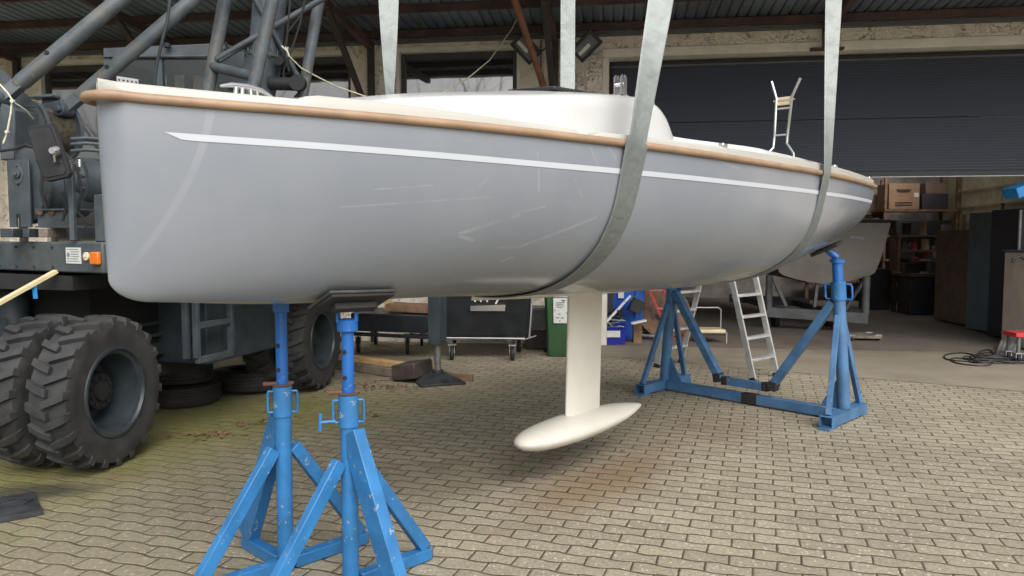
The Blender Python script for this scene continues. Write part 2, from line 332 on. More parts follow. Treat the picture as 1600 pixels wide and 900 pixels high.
def stucco():
    m, t, b = nodes('rough_stucco'); co = posn(t)
    mp = scaled(t, co, (1, 1, 1.0))
    n1 = noise(t, 1.1, 5, co, 0.65)
    c = mixc(t, sstep(t, n1, 0.35, 0.7), (0.74, 0.665, 0.565), (0.82, 0.75, 0.65))
    st = noise(t, 2.0, 5, scaled(t, co, (1.5, 1.5, 0.12)), 0.7)
    c = mixc(t, M_(t, 'MULTIPLY', sstep(t, st, 0.52, 0.72), 0.5), c, (0.40, 0.32, 0.22))
    # trowel ridges: distorted voronoi edges
    wv = noise(t, 3.0, 3, co)
    d = t.nodes.new('ShaderNodeTexNoise'); d.inputs['Scale'].default_value = 2.5; d.inputs['Detail'].default_value = 4; t.links.new(co, d.inputs['Vector'])
    va = t.nodes.new('ShaderNodeVectorMath'); va.operation = 'MULTIPLY_ADD'; t.links.new(d.outputs['Color'], va.inputs[0]); va.inputs[1].default_value = (0.7, 0.7, 0.7); t.links.new(co, va.inputs[2])
    n2 = noise(t, 7, 5, scaled(t, va.outputs[0], (1, 1, 1.6)), 0.55, 1.2)
    ridge = M_(t, 'SUBTRACT', 1.0, sstep(t, M_(t, 'ABSOLUTE', M_(t, 'SUBTRACT', n2, 0.55)), 0.0, 0.022))
    ridge = M_(t, 'MULTIPLY', ridge, sstep(t, wv, 0.42, 0.62))
    c = mixc(t, M_(t, 'MULTIPLY', ridge, 0.85), c, (0.10, 0.085, 0.065))
    t.links.new(c, b.inputs['Base Color']); b.inputs['Roughness'].default_value = 0.9
    bump(t, b, M_(t, 'SUBTRACT', n2, M_(t, 'MULTIPLY', ridge, 0.6)), 0.9, 0.05)
    return m
stuccom = stucco()

def slat_mat():
    m, t, b = nodes('ribbed_door_steel'); co = posn(t)
    sx = t.nodes.new('ShaderNodeSeparateXYZ'); t.links.new(co, sx.inputs[0])
    g = M_(t, 'PINGPONG', sx.outputs[2], 0.02)
    n1 = noise(t, 0.8, 4, scaled(t, co, (1, 1, 6)))
    c = mixc(t, n1, (0.023, 0.030, 0.050), (0.034, 0.042, 0.066))
    c = mixc(t, M_(t, 'MULTIPLY', sstep(t, noise(t, 3, 5, scaled(t, co, (0.4, 1, 8))), 0.55, 0.75), 0.35), c, (0.045, 0.05, 0.062))
    t.links.new(c, b.inputs['Base Color']); b.inputs['Roughness'].default_value = 0.5; b.inputs['Specular IOR Level'].default_value = 0.35
    bump(t, b, M_(t, 'MULTIPLY', g, 50), 0.45, 0.006)
    return m
doorm = slat_mat()

# ------------------------------------------------------------------ mesh builder
MW = {}          # world matrix of every parent
class MB:
    def __init__(s): s.v = []; s.f = []; s.sm = []
    def add(s, vs, fs, smooth=False):
        o = len(s.v); s.v += [Vector(v) for v in vs]
        for f in fs: s.f.append([i + o for i in f]); s.sm.append(smooth)
    def box(s, c, size, rot=None):
        c = Vector(c); hx, hy, hz = (d / 2 for d in size); rot = rot or Matrix.Identity(3)
        vs = [c + rot @ Vector((x * hx, y * hy, z * hz)) for x in (-1, 1) for y in (-1, 1) for z in (-1, 1)]
        s.add(vs, [(0, 1, 3, 2), (4, 6, 7, 5), (0, 4, 5, 1), (2, 3, 7, 6), (0, 2, 6, 4), (1, 5, 7, 3)]); return s
    def prism(s, poly, depth):          # closed polygon (3-D points, planar) extruded along vector depth
        n = len(poly); d = Vector(depth); a = [Vector(p) for p in poly]; b = [p + d for p in a]
        s.add(a + b, [tuple(range(n))[::-1], tuple(range(n, 2 * n))] + [(i, (i + 1) % n, n + (i + 1) % n, n + i) for i in range(n)]); return s
    def beam(s, p0, p1, w, h, up=(0, 0, 1), open_end=False):
        p0, p1 = Vector(p0), Vector(p1); d = (p1 - p0).normalized(); up = Vector(up)
        x = d.cross(up)
        if x.length < 1e-4: x = d.cross(Vector((1, 0, 0)))
        x.normalize(); u = x.cross(d)
        r = [(-w / 2, -h / 2), (w / 2, -h / 2), (w / 2, h / 2), (-w / 2, h / 2)]
        vs = [p + x * a + u * b for p in (p0, p1) for a, b in r]
        s.add(vs, [(3, 2, 1, 0), (4, 5, 6, 7)] + [(i, (i + 1) % 4, 4 + (i + 1) % 4, 4 + i) for i in range(4)]); return s
    def hollow(s, p0, p1, w, h, th=0.006):     # square tube with open ends
        p0, p1 = Vector(p0), Vector(p1); d = (p1 - p0).normalized(); x = d.cross(Vector((0, 0, 1))).normalized(); u = x.cross(d)
        rings = []
        for (p, k) in ((p0 + d * 0.08, 1), (p0, 1), (p0, 0), (p1, 0), (p1, 1), (p1 - d * 0.08, 1)):
            a, b = w / 2 - k * th, h / 2 - k * th
            rings.append([p + x * i + u * j for i, j in ((-a, -b), (a, -b), (a, b), (-a, b))])
        s.loft(rings, True, True, False); return s
    def loft(s, rings, closed=True, caps=True, smooth=True):
        n = len(rings[0]); o = len(s.v)
        for r in rings: s.v += [Vector(p) for p in r]
        for i in range(len(rings) - 1):
            for j in range(n if closed else n - 1):
                k = (j + 1) % n
                s.f.append([o + i * n + j, o + i * n + k, o + (i + 1) * n + k, o + (i + 1) * n + j]); s.sm.append(smooth)
        if caps and closed:
            s.f.append([o + j for j in range(n)][::-1]); s.sm.append(False)
            s.f.append([o + (len(rings) - 1) * n + j for j in range(n)]); s.sm.append(False)
        return s
    def tube(s, path, r, n=10, caps=True):
        path = [Vector(p) for p in path]; m = len(path); rs = r if isinstance(r, (list, tuple)) else [r] * m
        rings = []; prev = None
        for i in range(m):
            d = (path[min(i + 1, m - 1)] - path[max(i - 1, 0)]).normalized()
            if prev is None:
                x = d.cross(Vector((0, 0, 1)))
                if x.length < 0.05: x = d.cross(Vector((0, 1, 0)))
            else: x = prev - d * prev.dot(d)
            x.normalize(); y = d.cross(x); prev = x
            rings.append([path[i] + (x * math.cos(a) + y * math.sin(a)) * rs[i] for a in [2 * math.pi * k / n for k in range(n)]])
        return s.loft(rings, True, caps)
    def lathe(s, c, axis, prof, n=32, caps=False):     # prof = [(along axis, radius)]
        c = Vector(c); ax = Vector(axis).normalized(); x = ax.cross(Vector((0, 0, 1)))
        if x.length < 0.05: x = Vector((1, 0, 0))
        x.normalize(); y = ax.cross(x)
        rings = [[c + ax * h + (x * math.cos(a) + y * math.sin(a)) * r for a in [2 * math.pi * k / n for k in range(n)]] for h, r in prof]
        return s.loft(rings, True, caps)
    def disc(s, c, axis, r, th, n=24): return s.lathe(c, axis, [(-th / 2, r), (th / 2, r)], n, True)
    def build(s, name, mat, parent=None, bevel=0.0, seg=1, sharp=38):
        me = bpy.data.meshes.new(name); vs = [v.copy() for v in s.v]
        if parent is None:
            xs = [v.x for v in vs]; ys = [v.y for v in vs]; zs = [v.z for v in vs]
            o = Vector(((min(xs) + max(xs)) / 2, (min(ys) + max(ys)) / 2, min(zs))); mw = Matrix.Translation(o)
        else: mw = MW[parent.name]; o = None
        inv = mw.inverted(); me.from_pydata([inv @ v for v in vs], [], s.f); me.update()
        bm = bmesh.new(); bm.from_mesh(me); bmesh.ops.recalc_face_normals(bm, faces=bm.faces); bm.to_mesh(me); bm.free()
        me.polygons.foreach_set('use_smooth', [True] * len(me.polygons))
        me.set_sharp_from_angle(angle=R(sharp))
        me.materials.append(mat)
        ob = bpy.data.objects.new(name, me); COL.objects.link(ob)
        if parent is None: ob.location = o; MW[ob.name] = mw
        else: ob.parent = parent; MW[ob.name] = mw
        if bevel:
            b = ob.modifiers.new('bevel', 'BEVEL'); b.width = bevel; b.segments = seg; b.limit_method = 'ANGLE'; b.angle_limit = R(40)
        return ob
def thing(name, label, cat, loc, rz=0.0, group=None):
    o = bpy.data.objects.new(name, None); COL.objects.link(o); o.empty_display_size = 0.1
    o.location = loc; o.rotation_euler = (0, 0, rz); MW[o.name] = Matrix.Translation(Vector(loc)) @ Matrix.Rotation(rz, 4, 'Z')
    o['label'] = label; o['category'] = cat
    if group: o['group'] = group
    return o
def tag(o, label, cat, group=None):
    o['label'] = label; o['category'] = cat
    if group: o['group'] = group
    return o
def struct(o): o['kind'] = 'structure'; return o
def rotz(a): return Matrix.Rotation(a, 3, 'Z')
def V(*a): return Vector(a)

# ================================================================== GROUND
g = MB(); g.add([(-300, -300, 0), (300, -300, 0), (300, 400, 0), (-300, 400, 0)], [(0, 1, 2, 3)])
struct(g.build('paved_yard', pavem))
# facade frame: F0 a point on the wall, WD along it to the right, WN into the building
F0 = V(0.94, 11.3, 0); WD = V(0.9903, -0.139, 0); WN = V(0.139, 0.9903, 0)
def fw(t, w=0.0, z=0.0): return F0 + WD * t + WN * (-w) + V(0, 0, z)     # t along, w outwards
DOOR_T0, DOOR_T1 = 0.46, 7.2
e0, e1 = G(930, 556), G(1700, 622)
g = MB(); g.add([(e0.x, e0.y, 0.004), (e1.x + 2.2, e1.y - 1.2, 0.004), fw(9.5, 0.0, 0.004), fw(DOOR_T0 - 0.3, 0.0, 0.004)], [(0, 1, 2, 3)])
struct(g.build('concrete_apron', apronm))
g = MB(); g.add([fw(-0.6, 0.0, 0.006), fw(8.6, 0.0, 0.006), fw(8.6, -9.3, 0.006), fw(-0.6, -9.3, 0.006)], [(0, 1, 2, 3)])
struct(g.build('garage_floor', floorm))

# ================================================================== BUILDING
bld = thing('workshop_building', 'long workshop with rough cream stucco, dark windows, lean-to roof and half raised grey garage door', 'building', F0, math.atan2(WD.y, WD.x))
TW, TOPZ = 0.30, 4.66
def wallbox(mb, t0, t1, z0, z1, w0=-TW, w1=0.0):
    mb.prism([fw(t0, w1, z0), fw(t1, w1, z0), fw(t1, w1, z1), fw(t0, w1, z1)], WN * (w1 - w0)); return mb
WIN = [(-12.3, -9.42), (-8.62, -6.42), (-5.62, -3.36), (-2.70, -0.83)]
HEAD, SILL = 4.34, 1.25
mb = MB()
wallbox(mb, -16, 16, HEAD + 0.07, TOPZ + 0.3)
ts = [-16] + [x for a in WIN for x in a] + [DOOR_T0 - 0.10]
for i in range(0, len(ts), 2): wallbox(mb, ts[i], ts[i + 1], 0, HEAD + 0.07)
for a, b_ in WIN: wallbox(mb, a, b_, 0, SILL)
wallbox(mb, DOOR_T0 - 0.10, 16, 4.30, HEAD + 0.07); wallbox(mb, DOOR_T1, 16, 0, 4.30)
mb.build('facade_wall', stuccom, bld)
mb = MB()     # smooth render bands: door lintel and jamb, window reveals
wallbox(mb, DOOR_T0 - 0.10, DOOR_T1, 4.17, 4.298, -TW, 0.012); wallbox(mb, DOOR_T0 - 0.10, DOOR_T0, 0, 4.168, -TW, 0.008)
mb.build('door_surround', revealm, bld, 0.01)
for a, b_ in WIN:
    f = MB()
    wallbox(f, a, b_, HEAD, HEAD + 0.068, -0.2, 0.012); wallbox(f, a, a + 0.05, SILL + 0.05, HEAD - 0.002, -0.2, -0.004); wallbox(f, b_ - 0.05, b_, SILL + 0.05, HEAD - 0.002, -0.2, -0.004)
    wo_ = f.build('window', revealm, bld)
    f = MB(); a2, b2 = a + 0.052, b_ - 0.052
    for q in ((a2, a2 + 0.07, SILL + 0.05, HEAD - 0.003), (b2 - 0.07, b2, SILL + 0.05, HEAD - 0.003)): wallbox(f, *q, -0.17, -0.09)
    wallbox(f, a2 + 0.071, b2 - 0.071, HEAD - 0.09, HEAD - 0.004, -0.17, -0.092); wallbox(f, a2 + 0.071, b2 - 0.071, SILL + 0.05, SILL + 0.14, -0.17, -0.092)
    wallbox(f, a2 + 0.071, b2 - 0.071, 3.10, 3.20, -0.17, -0.092)
    f.build('frame', framem, wo_, 0.005)
    f = MB(); wallbox(f, a2 + 0.06, b2 - 0.06, SILL + 0.13, HEAD - 0.08, -0.145, -0.125); f.build('pane', winglass, wo_)
# sectional door, half raised: two big ribbed sections and a rubber seal
rd = MB(); wallbox(rd, DOOR_T0 + 0.05, DOOR_T1, 3.265, 4.06, -0.27, -0.22)
rdo = rd.build('raised_door', doorm, bld)
f = MB(); wallbox(f, DOOR_T0 + 0.05, DOOR_T1, 2.52, 3.255, -0.268, -0.222); f.build('door_section', doorm, rdo)
f = MB(); wallbox(f, DOOR_T0 + 0.05, DOOR_T1, 2.45, 2.517, -0.275, -0.215); f.build('rubber_seal', darkp, rdo)
f = MB(); wallbox(f, DOOR_T0 + 0.05, DOOR_T1, 2.437, 2.448, -0.27, -0.212); f.build('bottom_strip', galv, rdo)
f = MB(); wallbox(f, DOOR_T0 + 0.03, DOOR_T1, 4.062, 4.085, -0.275, -0.19); f.build('head_rail', greybeam, rdo)
f = MB(); wallbox(f, DOOR_T0 + 0.01, DOOR_T0 + 0.09, 0.01, 4.06, -0.29, -0.281); wallbox(f, DOOR_T0 + 0.003, DOOR_T1, 4.09, 4.165, -0.29, -0.283); f.build('door_track', darkp, rdo)
# garage interior
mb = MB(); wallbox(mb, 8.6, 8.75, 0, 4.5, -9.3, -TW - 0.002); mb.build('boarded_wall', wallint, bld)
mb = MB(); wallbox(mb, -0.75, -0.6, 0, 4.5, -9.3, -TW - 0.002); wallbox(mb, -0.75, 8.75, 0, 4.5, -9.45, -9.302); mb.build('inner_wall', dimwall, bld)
mb = MB()      # ceiling with an unseen opening, added to brighten the back of the garage
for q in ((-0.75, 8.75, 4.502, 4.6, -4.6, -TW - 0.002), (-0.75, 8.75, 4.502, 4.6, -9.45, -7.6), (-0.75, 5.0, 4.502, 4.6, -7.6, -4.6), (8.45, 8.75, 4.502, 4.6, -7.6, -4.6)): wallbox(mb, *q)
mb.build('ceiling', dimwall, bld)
# battens on the boarded wall
mb = MB()
for w_ in (-1.6, -3.8, -6.2): wallbox(mb, 8.57, 8.598, 0.0, 4.4, w_ - 0.05, w_)
for z_ in (1.95, 2.30, 2.66): wallbox(mb, 8.52, 8.565, z_, z_ + 0.03, -8.4, -0.9)
mb.build('batten', wallint, bld)

# lean-to roof: ribbed sheet, purlins, rafters, brackets
def rz_(w_): return 4.63 + 0.055 * w_
mb = MB(); pts = []; t_ = -15.0
while t_ < 13:
    for dt, dz in ((0, 0), (0.10, 0), (0.108, 0.022), (0.132, 0.022)): pts.append((t_ + dt, dz))
    t_ += 0.14
rows = [[fw(t, w_, rz_(w_) + dz) for t, dz in pts] for w_ in (-0.1, 1.1, 2.2, 3.3)]
mb.loft(rows, False, False, False); rf = mb.build('lean_to_roof', roofm, bld); rf.modifiers.new('thickness', 'SOLIDIFY').thickness = 0.004
for w_ in (0.13, 1.15, 2.15, 3.15):
    mb = MB(); mb.beam(fw(-15, w_, rz_(w_) - 0.06), fw(13, w_, rz_(w_) - 0.06), 0.06, 0.10)
    mb.build('purlin', rustred, rf)
mb = MB(); mb.beam(fw(-15, 0.05, rz_(0) - 0.14), fw(13, 0.05, rz_(0) - 0.14), 0.09, 0.05); mb.build('wall_plate', greybeam, bld)
mb = MB(); mb.tube([fw(-15, 3.36, rz_(3.3) - 0.05), fw(13, 3.36, rz_(3.3) - 0.05)], 0.07, 10); mb.build('gutter', galv, rf)
POSTS = [-11.8, -8.94, -6.0, -3.07, -0.31]
for k, t in enumerate(POSTS):
    mb = MB(); mb.beam(fw(t, 0.055, 0), fw(t, 0.055, 4.44), 0.09, 0.09, WN); p_ = mb.build('post', bracketm, bld, 0.004)
    f = MB(); f.beam(fw(t, 0.0, rz_(0) - 0.20), fw(t, 3.2, rz_(3.2) - 0.18), 0.08, 0.11); f.build('rafter', rustred, p_)
    f = MB(); f.beam(fw(t, 0.10, 3.35), fw(t, 1.75, rz_(1.75) - 0.23), 0.075, 0.06); f.build('strut', bracketm, p_)
mb = MB(); mb.beam(fw(3.42, 0.02, 4.20), fw(3.42, 0.02, 4.50), 0.07, 0.10, WN); mb.beam(fw(3.42, 0.0, 4.45), fw(3.42, 3.2, rz_(3.2) - 0.18), 0.08, 0.11)
mb.beam(fw(3.22, 0.03, 4.185), fw(3.66, 0.03, 4.185), 0.10, 0.03); mb.build('roof_bracket', rustred, bld)
mb = MB(); mb.tube([W(802, -6, 9.5), W(858, 160, 10.9)], 0.045, 12); mb.build('brace_pole', polem, bld)
# small junction box and conduit
mb = MB(); c = fw(0.06, 0.05, 3.70); mb.box(c, (0.12, 0.08, 0.14), rotz(math.atan2(WD.y, WD.x))); mb.build('junction_box', revealm, bld, 0.01)
mb = MB(); mb.tube([fw(-0.52, 0.02, 1.0), fw(-0.52, 0.02, 4.45)], 0.012, 8); mb.build('conduit', greyp, bld)

# floodlights
def floodlight(cx, cy, Yd, tilt, label, arm_to):
    c = W(cx, cy, Yd); rt = thing('floodlight', label, 'floodlight', c, 0, 'floodlights on the workshop wall')
    nrm = (V(-0.1, -0.9, -0.42)).normalized(); rx = Matrix.Rotation(tilt, 3, nrm)
    x = nrm.cross(V(0, 0, 1)).normalized(); y = x.cross(nrm); x = rx @ x; y = rx @ y
    def pt(a, b_, d=0): return c + x * a + y * b_ + nrm * d
    hw, hh = 0.195, 0.125
    f = MB()
    for a, b_, w2, h2 in ((0, hh - 0.02, hw, 0.02), (0, -hh + 0.02, hw, 0.02), (hw - 0.02, 0, 0.02, hh - 0.04), (-hw + 0.02, 0, 0.02, hh - 0.04)):
        f.prism([pt(a - w2, b_ - h2, 0.02), pt(a + w2, b_ - h2, 0.02), pt(a + w2, b_ + h2, 0.02), pt(a - w2, b_ + h2, 0.02)], nrm * -0.06)
    f.loft([[pt(-hw, -hh, -0.035), pt(hw, -hh, -0.035), pt(hw, hh, -0.035), pt(-hw, hh, -0.035)], [pt(-hw * .7, -hh * .6, -0.11), pt(hw * .7, -hh * .6, -0.11), pt(hw * .7, hh * .6, -0.11), pt(-hw * .7, hh * .6, -0.11)]], True, True, False)
    f.build('housing', darkp, rt, 0.003)
    f = MB(); f.prism([pt(-hw + 0.04, -hh + 0.04, 0.0), pt(hw - 0.04, -hh + 0.04, 0.0), pt(hw - 0.04, hh - 0.04, 0.0), pt(-hw + 0.04, hh - 0.04, 0.0)], nrm * -0.02)
    f.build('glass', greyp, rt)
    f = MB(); f.beam(pt(-0.05, -0.015, 0.003), pt(0.15, -0.015, 0.003), 0.004, 0.05, y); f.build('reflector', paper, rt)
    f = MB(); f.tube([pt(0, 0, -0.10), (pt(0, 0, -0.1) + arm_to) / 2 + V(0, 0, -0.03), arm_to], 0.014, 8); f.disc(arm_to, WN, 0.05, 0.03); f.build('arm', darkp, rt)
floodlight(822, 76, 10.95, R(-48), 'black floodlight tilted down on the wall left of the rusty brace pole', fw(-0.62, 0.0, 4.18))
floodlight(916, 72, 10.75, R(44), 'black floodlight tilted down on the wall between sling and garage door', fw(0.16, 0.0, 4.24))
mb = MB(); mb.tube([W(838, 80, 11.1), W(848, 79, 11.15), W(857, 70, 11.15), W(866, 55, 11.2), W(880, 62, 11.15), W(900, 62, 11.1)], 0.011, 8)
tag(mb.build('power_cable', cablem), 'black cable sagging along the wall between two floodlights', 'cable')

# ================================================================== SAILBOAT
TH = R(49.93); BOW = V(-1.4825, 2.787, 0); DU = V(math.cos(TH), math.sin(TH), 0); NP = V(math.sin(TH), -math.cos(TH), 0)   # NP to port (camera side)
LOA = 5.927
boat = thing('sailboat', 'grey hulled sailing boat with white deck and bulb keel hanging in slings', 'sailboat', BOW, TH)
def bp(u, v, z): return BOW + DU * u + NP * v + V(0, 0, z)
def pch(x, X, Y):
    x = np.asarray(x, float); X = np.asarray(X, float); Y = np.asarray(Y, float); m = np.gradient(Y, X)
    i = np.clip(np.searchsorted(X, x) - 1, 0, len(X) - 2); h = X[i + 1] - X[i]; t = (x - X[i]) / h
    return (2*t**3-3*t**2+1)*Y[i] + (t**3-2*t**2+t)*h*m[i] + (-2*t**3+3*t**2)*Y[i+1] + (t**3-t**2)*h*m[i+1]
BS = [0, .05, .1, .2, .3, .4, .5, .6, .7, .8, .9, 1]
BH = [.06, .23, .41, .70, .90, 1.04, 1.12, 1.16, 1.17, 1.15, 1.10, 1.03]
def hb(s):
    k = np.clip(1 - s * LOA / .055, 0, 1)                  # rounded stem
    return pch(np.clip(s, 0, 1), BS, BH) * np.sqrt(np.maximum(0.0, 1 - k * k))
def zsh(s): return pch(np.clip(s, 0, 1), [0, .08, .16, .25, .35, .5, .75, 1], [2.102, 2.086, 2.072, 2.058, 2.046, 2.033, 2.031, 2.036])
def zbt(s):
    b_ = pch(np.clip(s, 0, 1), [0, .03, .1, .25, .45, .7, 1], [1.363, 1.350, 1.315, 1.293, 1.251, 1.251, 1.481])
    k = np.clip(1 - (s * LOA) / .15, 0, 1)
    return b_ + .088 * (1 - np.sqrt(np.maximum(0, 1 - k * k)))      # rounded forefoot
def nn(s): return pch(np.clip(s, 0, 1), [0, .3, .65, 1], [1.826, 2.517, 3.0, 2.671])
def mm(s): return pch(np.clip(s, 0, 1), [0, .3, .65, 1], [2.066, 2.311, 2.696, 2.305])
def hsec(s, q, off=0.0):
    """point (u, v, z) on the port side of the hull: s station 0..1, q 0 keel .. pi/2 sheer"""
    b_, zs, zb, n_, m_ = float(hb(s)), float(zsh(s)), float(zbt(s)), float(nn(s)), float(mm(s))
    y = b_ * max(0, math.sin(q)) ** (2 / n_); dd = max(0.0, math.cos(q)) ** (2 / m_)
    u = s * LOA + 0.014 * dd * math.exp(-max(0, s) / .08)
    return u, y, zs - (zs - zb) * dd
def hull_at_z(s, z):
    lo, hi = 0.0, math.pi / 2
    for _ in range(40):
        md = (lo + hi) / 2
        if hsec(s, md)[2] < z: lo = md
        else: hi = md
    return hsec(s, (lo + hi) / 2)
QS = np.concatenate([np.linspace(0, 0.25, 5)[:-1], np.linspace(0.25, math.pi / 2, 34)])
ST = np.linspace(0, 1, 100) ** 1.9
rings = []
ST = np.concatenate([.055 / LOA * (1 - np.cos(np.linspace(.12, math.pi / 2, 9))), ST[ST > .058 / LOA]])     # rounded stem
for s in ST:
    r = []
    for q in QS[::-1]: u, y, z = hsec(s, q); r.append(bp(u, y, z))
    for q in QS[1:]: u, y, z = hsec(s, q); r.append(bp(u, -y, z))
    rings.append(r)
mb = MB(); mb.loft(rings, False, False)
n = len(rings[0]); o = len(mb.v) - n; mb.f.append([o + i for i in range(n)]); mb.sm.append(False)
mb.f.append(list(range(n))); mb.sm.append(False)
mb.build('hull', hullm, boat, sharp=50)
# white stripe on both sides
def strip_pts(z_fn, u0, u1, k=70):
    out = []
    for s in np.linspace(u0, u1, k) / LOA:
        z = z_fn(s * LOA); u, y, zz = hull_at_z(s, z); u2, y2, z2 = hull_at_z(s, z - 0.02)
        out.append((u, y, z, (y - y2) / 0.02))
    return out
zst = lambda u: float(pch(min(u, 5.9), [0.1, 0.6, 1.4, 2.6, 4.2, 5.9], [1.969, 1.951, 1.924, 1.903, 1.896, 1.901]))
for sd in (1, -1):
    f = MB(); A = []
    for i, (u, y, z, sl_) in enumerate(strip_pts(zst, 0.16, 5.90)):
        hw_ = 0.0125
        uo = 0.05 if i == 0 else 0.0
        top = hull_at_z(u / LOA, z + hw_); bot = hull_at_z((u + uo) / LOA, z - hw_)
        A.append([bp(top[0], sd * (top[1] + 0.0025), z + hw_), bp(bot[0], sd * (bot[1] + 0.0025), z - hw_)])
    f.loft(A, False, False); f.build('stripe', stripem, boat)
# rub rail all round the bow
path = [(float(s) * LOA, float(hb(s)) + 0.008, float(zsh(s)) - 0.004) for s in np.linspace(1, 0, 70) ** 1.3 if s > .06 / LOA]
nose = [(.055 - 0.088 * math.sin(a), (float(hb(.056 / LOA)) + .008) * math.cos(a), 2.098) for a in np.linspace(0, math.pi / 2, 8)]
full = path + nose + [(u, -v, z) for u, v, z in nose[::-1][1:]] + [(u, -v, z) for u, v, z in path[::-1]]
f = MB(); f.tube([bp(5.99, 0.97, 2.033)] + [bp(*p) for p in full] + [bp(5.99, -0.97, 2.033)], [0.008] + [0.0185] * len(full) + [0.008], 12); f.build('rub_rail', railm, boat)
# toe moulding and deck
TOEU = [-0.05, .0, .575, .60, .64, .95, 1.4, 1.72, 1.75, 1.82, 1.86, 2.4, 3.3, 4.4, 5.93]
TOEZ = [2.152, 2.152, 2.126, 2.138, 2.144, 2.132, 2.104, 2.090, 2.070, 2.070, 2.088, 2.088, 2.088, 2.095, 2.095]
us = sorted(set(list(np.linspace(0.0, 5.92, 90)) + TOEU[1:-1] + [.004, .010, .018, .028, .04, .055]))
def toe_ring(u, v, zs, zt, sd):
    return [bp(u, sd * (v - 0.002), zs - 0.01), bp(u, sd * (v - 0.003), zs + 0.5 * (zt - zs)), bp(u, sd * max(0, v - 0.006), zt - 0.010), bp(u, sd * max(0, v - 0.016), zt), bp(u, sd * max(0.0, v - 0.075), zt), bp(u, sd * max(0.0, v - 0.09), zs + 0.012)]
f = MB()
for sd in (1, -1):
    A = []
    for u in us:
        s = u / LOA; v = max(float(hb(s)), 0.006); zs = float(zsh(s)); zt = float(np.interp(u, TOEU, TOEZ))
        A.append(toe_ring(u, v, zs, zt, sd))
    f.loft(A, False, False)
A = []      # deck surface
for u in us:
    s = u / LOA; v = max(0.012, float(hb(s)) - 0.085); zs = float(zsh(s)) + 0.014
    A.append([bp(u, v * k, zs + 0.05 * (1 - k * k)) for k in np.linspace(1, -1, 11)])
f.loft(A, False, False)
f.build('deck', toem, boat, sharp=30)
# transom cap
f = MB(); f.prism([bp(5.905, 1.0, 2.03), bp(5.905, -1.0, 2.03), bp(5.905, -1.0, 2.088), bp(5.905, 1.0, 2.088)], DU * 0.045); f.build('transom_capping', whiteg, boat, 0.01, 2)
# coachroof
CU = [.72, .95, 1.30, 1.77, 2.11, 2.40, 2.52, 2.60, 2.66, 2.72, 2.79, 2.87]
CZ = [2.115, 2.178, 2.236, 2.290, 2.330, 2.351, 2.352, 2.335, 2.30, 2.245, 2.17, 2.10]
CO = [.16, .30, .49, .645, .74, .80, .815, .82, .82, .815, .81, .80]
A = []
for u in np.concatenate([np.linspace(.72, 2.45, 24), np.linspace(2.47, 2.87, 22)]):
    zt = float(pch(u, CU, CZ)); vo = float(pch(u, CU, CO)); zd = float(zsh(u / LOA)) + 0.01; r = []
    hgt = max(0.01, zt - zd); rad = min(0.10, hgt * 0.55)
    half = [(vo + 0.05, zd - 0.02), (vo + 0.035, zd + 0.25 * (hgt - rad)), (vo + 0.02, zd + 0.7 * (hgt - rad)), (vo + 0.008, zd + hgt - rad)]
    for a in np.linspace(0, math.pi / 2 * 0.93, 7)[1:]: half.append((vo + 0.008 - rad * (1 - math.cos(a)), zd + hgt - rad + rad * math.sin(a)))
    e_ = half[-1]
    for k in np.linspace(0, 1, 7)[1:]: half.append((e_[0] * (1 - k), e_[1] + (0.07 * min(1, hgt / 0.25)) * (1 - (1 - k) ** 2)))
    A.append([bp(u, v, z) for v, z in half] + [bp(u, -v, z) for v, z in half[::-1][1:]])
f = MB(); f.loft(A, False, False); f.build('coachroof', whiteg, boat, sharp=60)
# cockpit coaming
for sd in (1, -1):
    A = []
    for u in np.linspace(2.60, 5.86, 56):
        kb = min(1, max(0, (u - 2.6) / .9)); kb = kb * kb * (3 - 2 * kb); v = (1 - kb) * .80 + kb * (float(hb(u / LOA)) - 0.11); zt = 2.165 - 0.03 * min(1, max(0, u - 2.72) / 0.8) - 0.022 * max(0, (u - 3.4) / 2.4)
        A.append([bp(u, sd * (v + 0.03), 2.03), bp(u, sd * (v + 0.015), zt - 0.02), bp(u, sd * (v - 0.005), zt), bp(u, sd * (v - 0.06), zt), bp(u, sd * (v - 0.09), 2.0)])
    f = MB(); f.loft(A, False, False); f.build('coaming', whiteg, boat)
# stem fitting with five holes
f = MB()
sf0, sf1, sz = 0.066, 0.142, 2.146
def holeplate(mb, u0, u1, z0, z1, v, th, nh, rh):
    wd = (u1 - u0) / nh; zc = (z0 + z1) / 2 + 0.006
    for i in range(nh):
        cu = u0 + wd * (i + .5); k = 16; rr_ = []
        for j in range(k):
            a = 2 * math.pi * (j + .5) / k; ca_, sa_ = math.cos(a), math.sin(a); m_ = min((wd / 2) / max(1e-6, abs(ca_)), ((z1 - zc) if sa_ > 0 else (zc - z0)) / max(1e-6, abs(sa_)))
            rr_.append(((cu + rh * ca_, zc + rh * sa_), (cu + m_ * ca_, zc + m_ * sa_)))
        corners = [(u0 + wd * i, z0), (u0 + wd * (i + 1), z0), (u0 + wd * (i + 1), z1), (u0 + wd * i, z1)]
        for j in range(k):
            a_, b_ = rr_[j], rr_[(j + 1) % k]
            poly = [a_[0], a_[1]]
            for (cx, cz) in corners:      # keep square corners
                if min(a_[1][0], b_[1][0]) - 1e-6 <= cx <= max(a_[1][0], b_[1][0]) + 1e-6 and min(a_[1][1], b_[1][1]) - 1e-6 <= cz <= max(a_[1][1], b_[1][1]) + 1e-6: poly.append((cx, cz)); break
            poly += [b_[1], b_[0]]
            mb.prism([bp(x, v, z) for x, z in poly], NP * th)
holeplate(f, sf0, sf1, sz, sz + 0.036, 0.004, 0.005, 5, 0.0045)
f.build('stem_fitting', steel, boat)
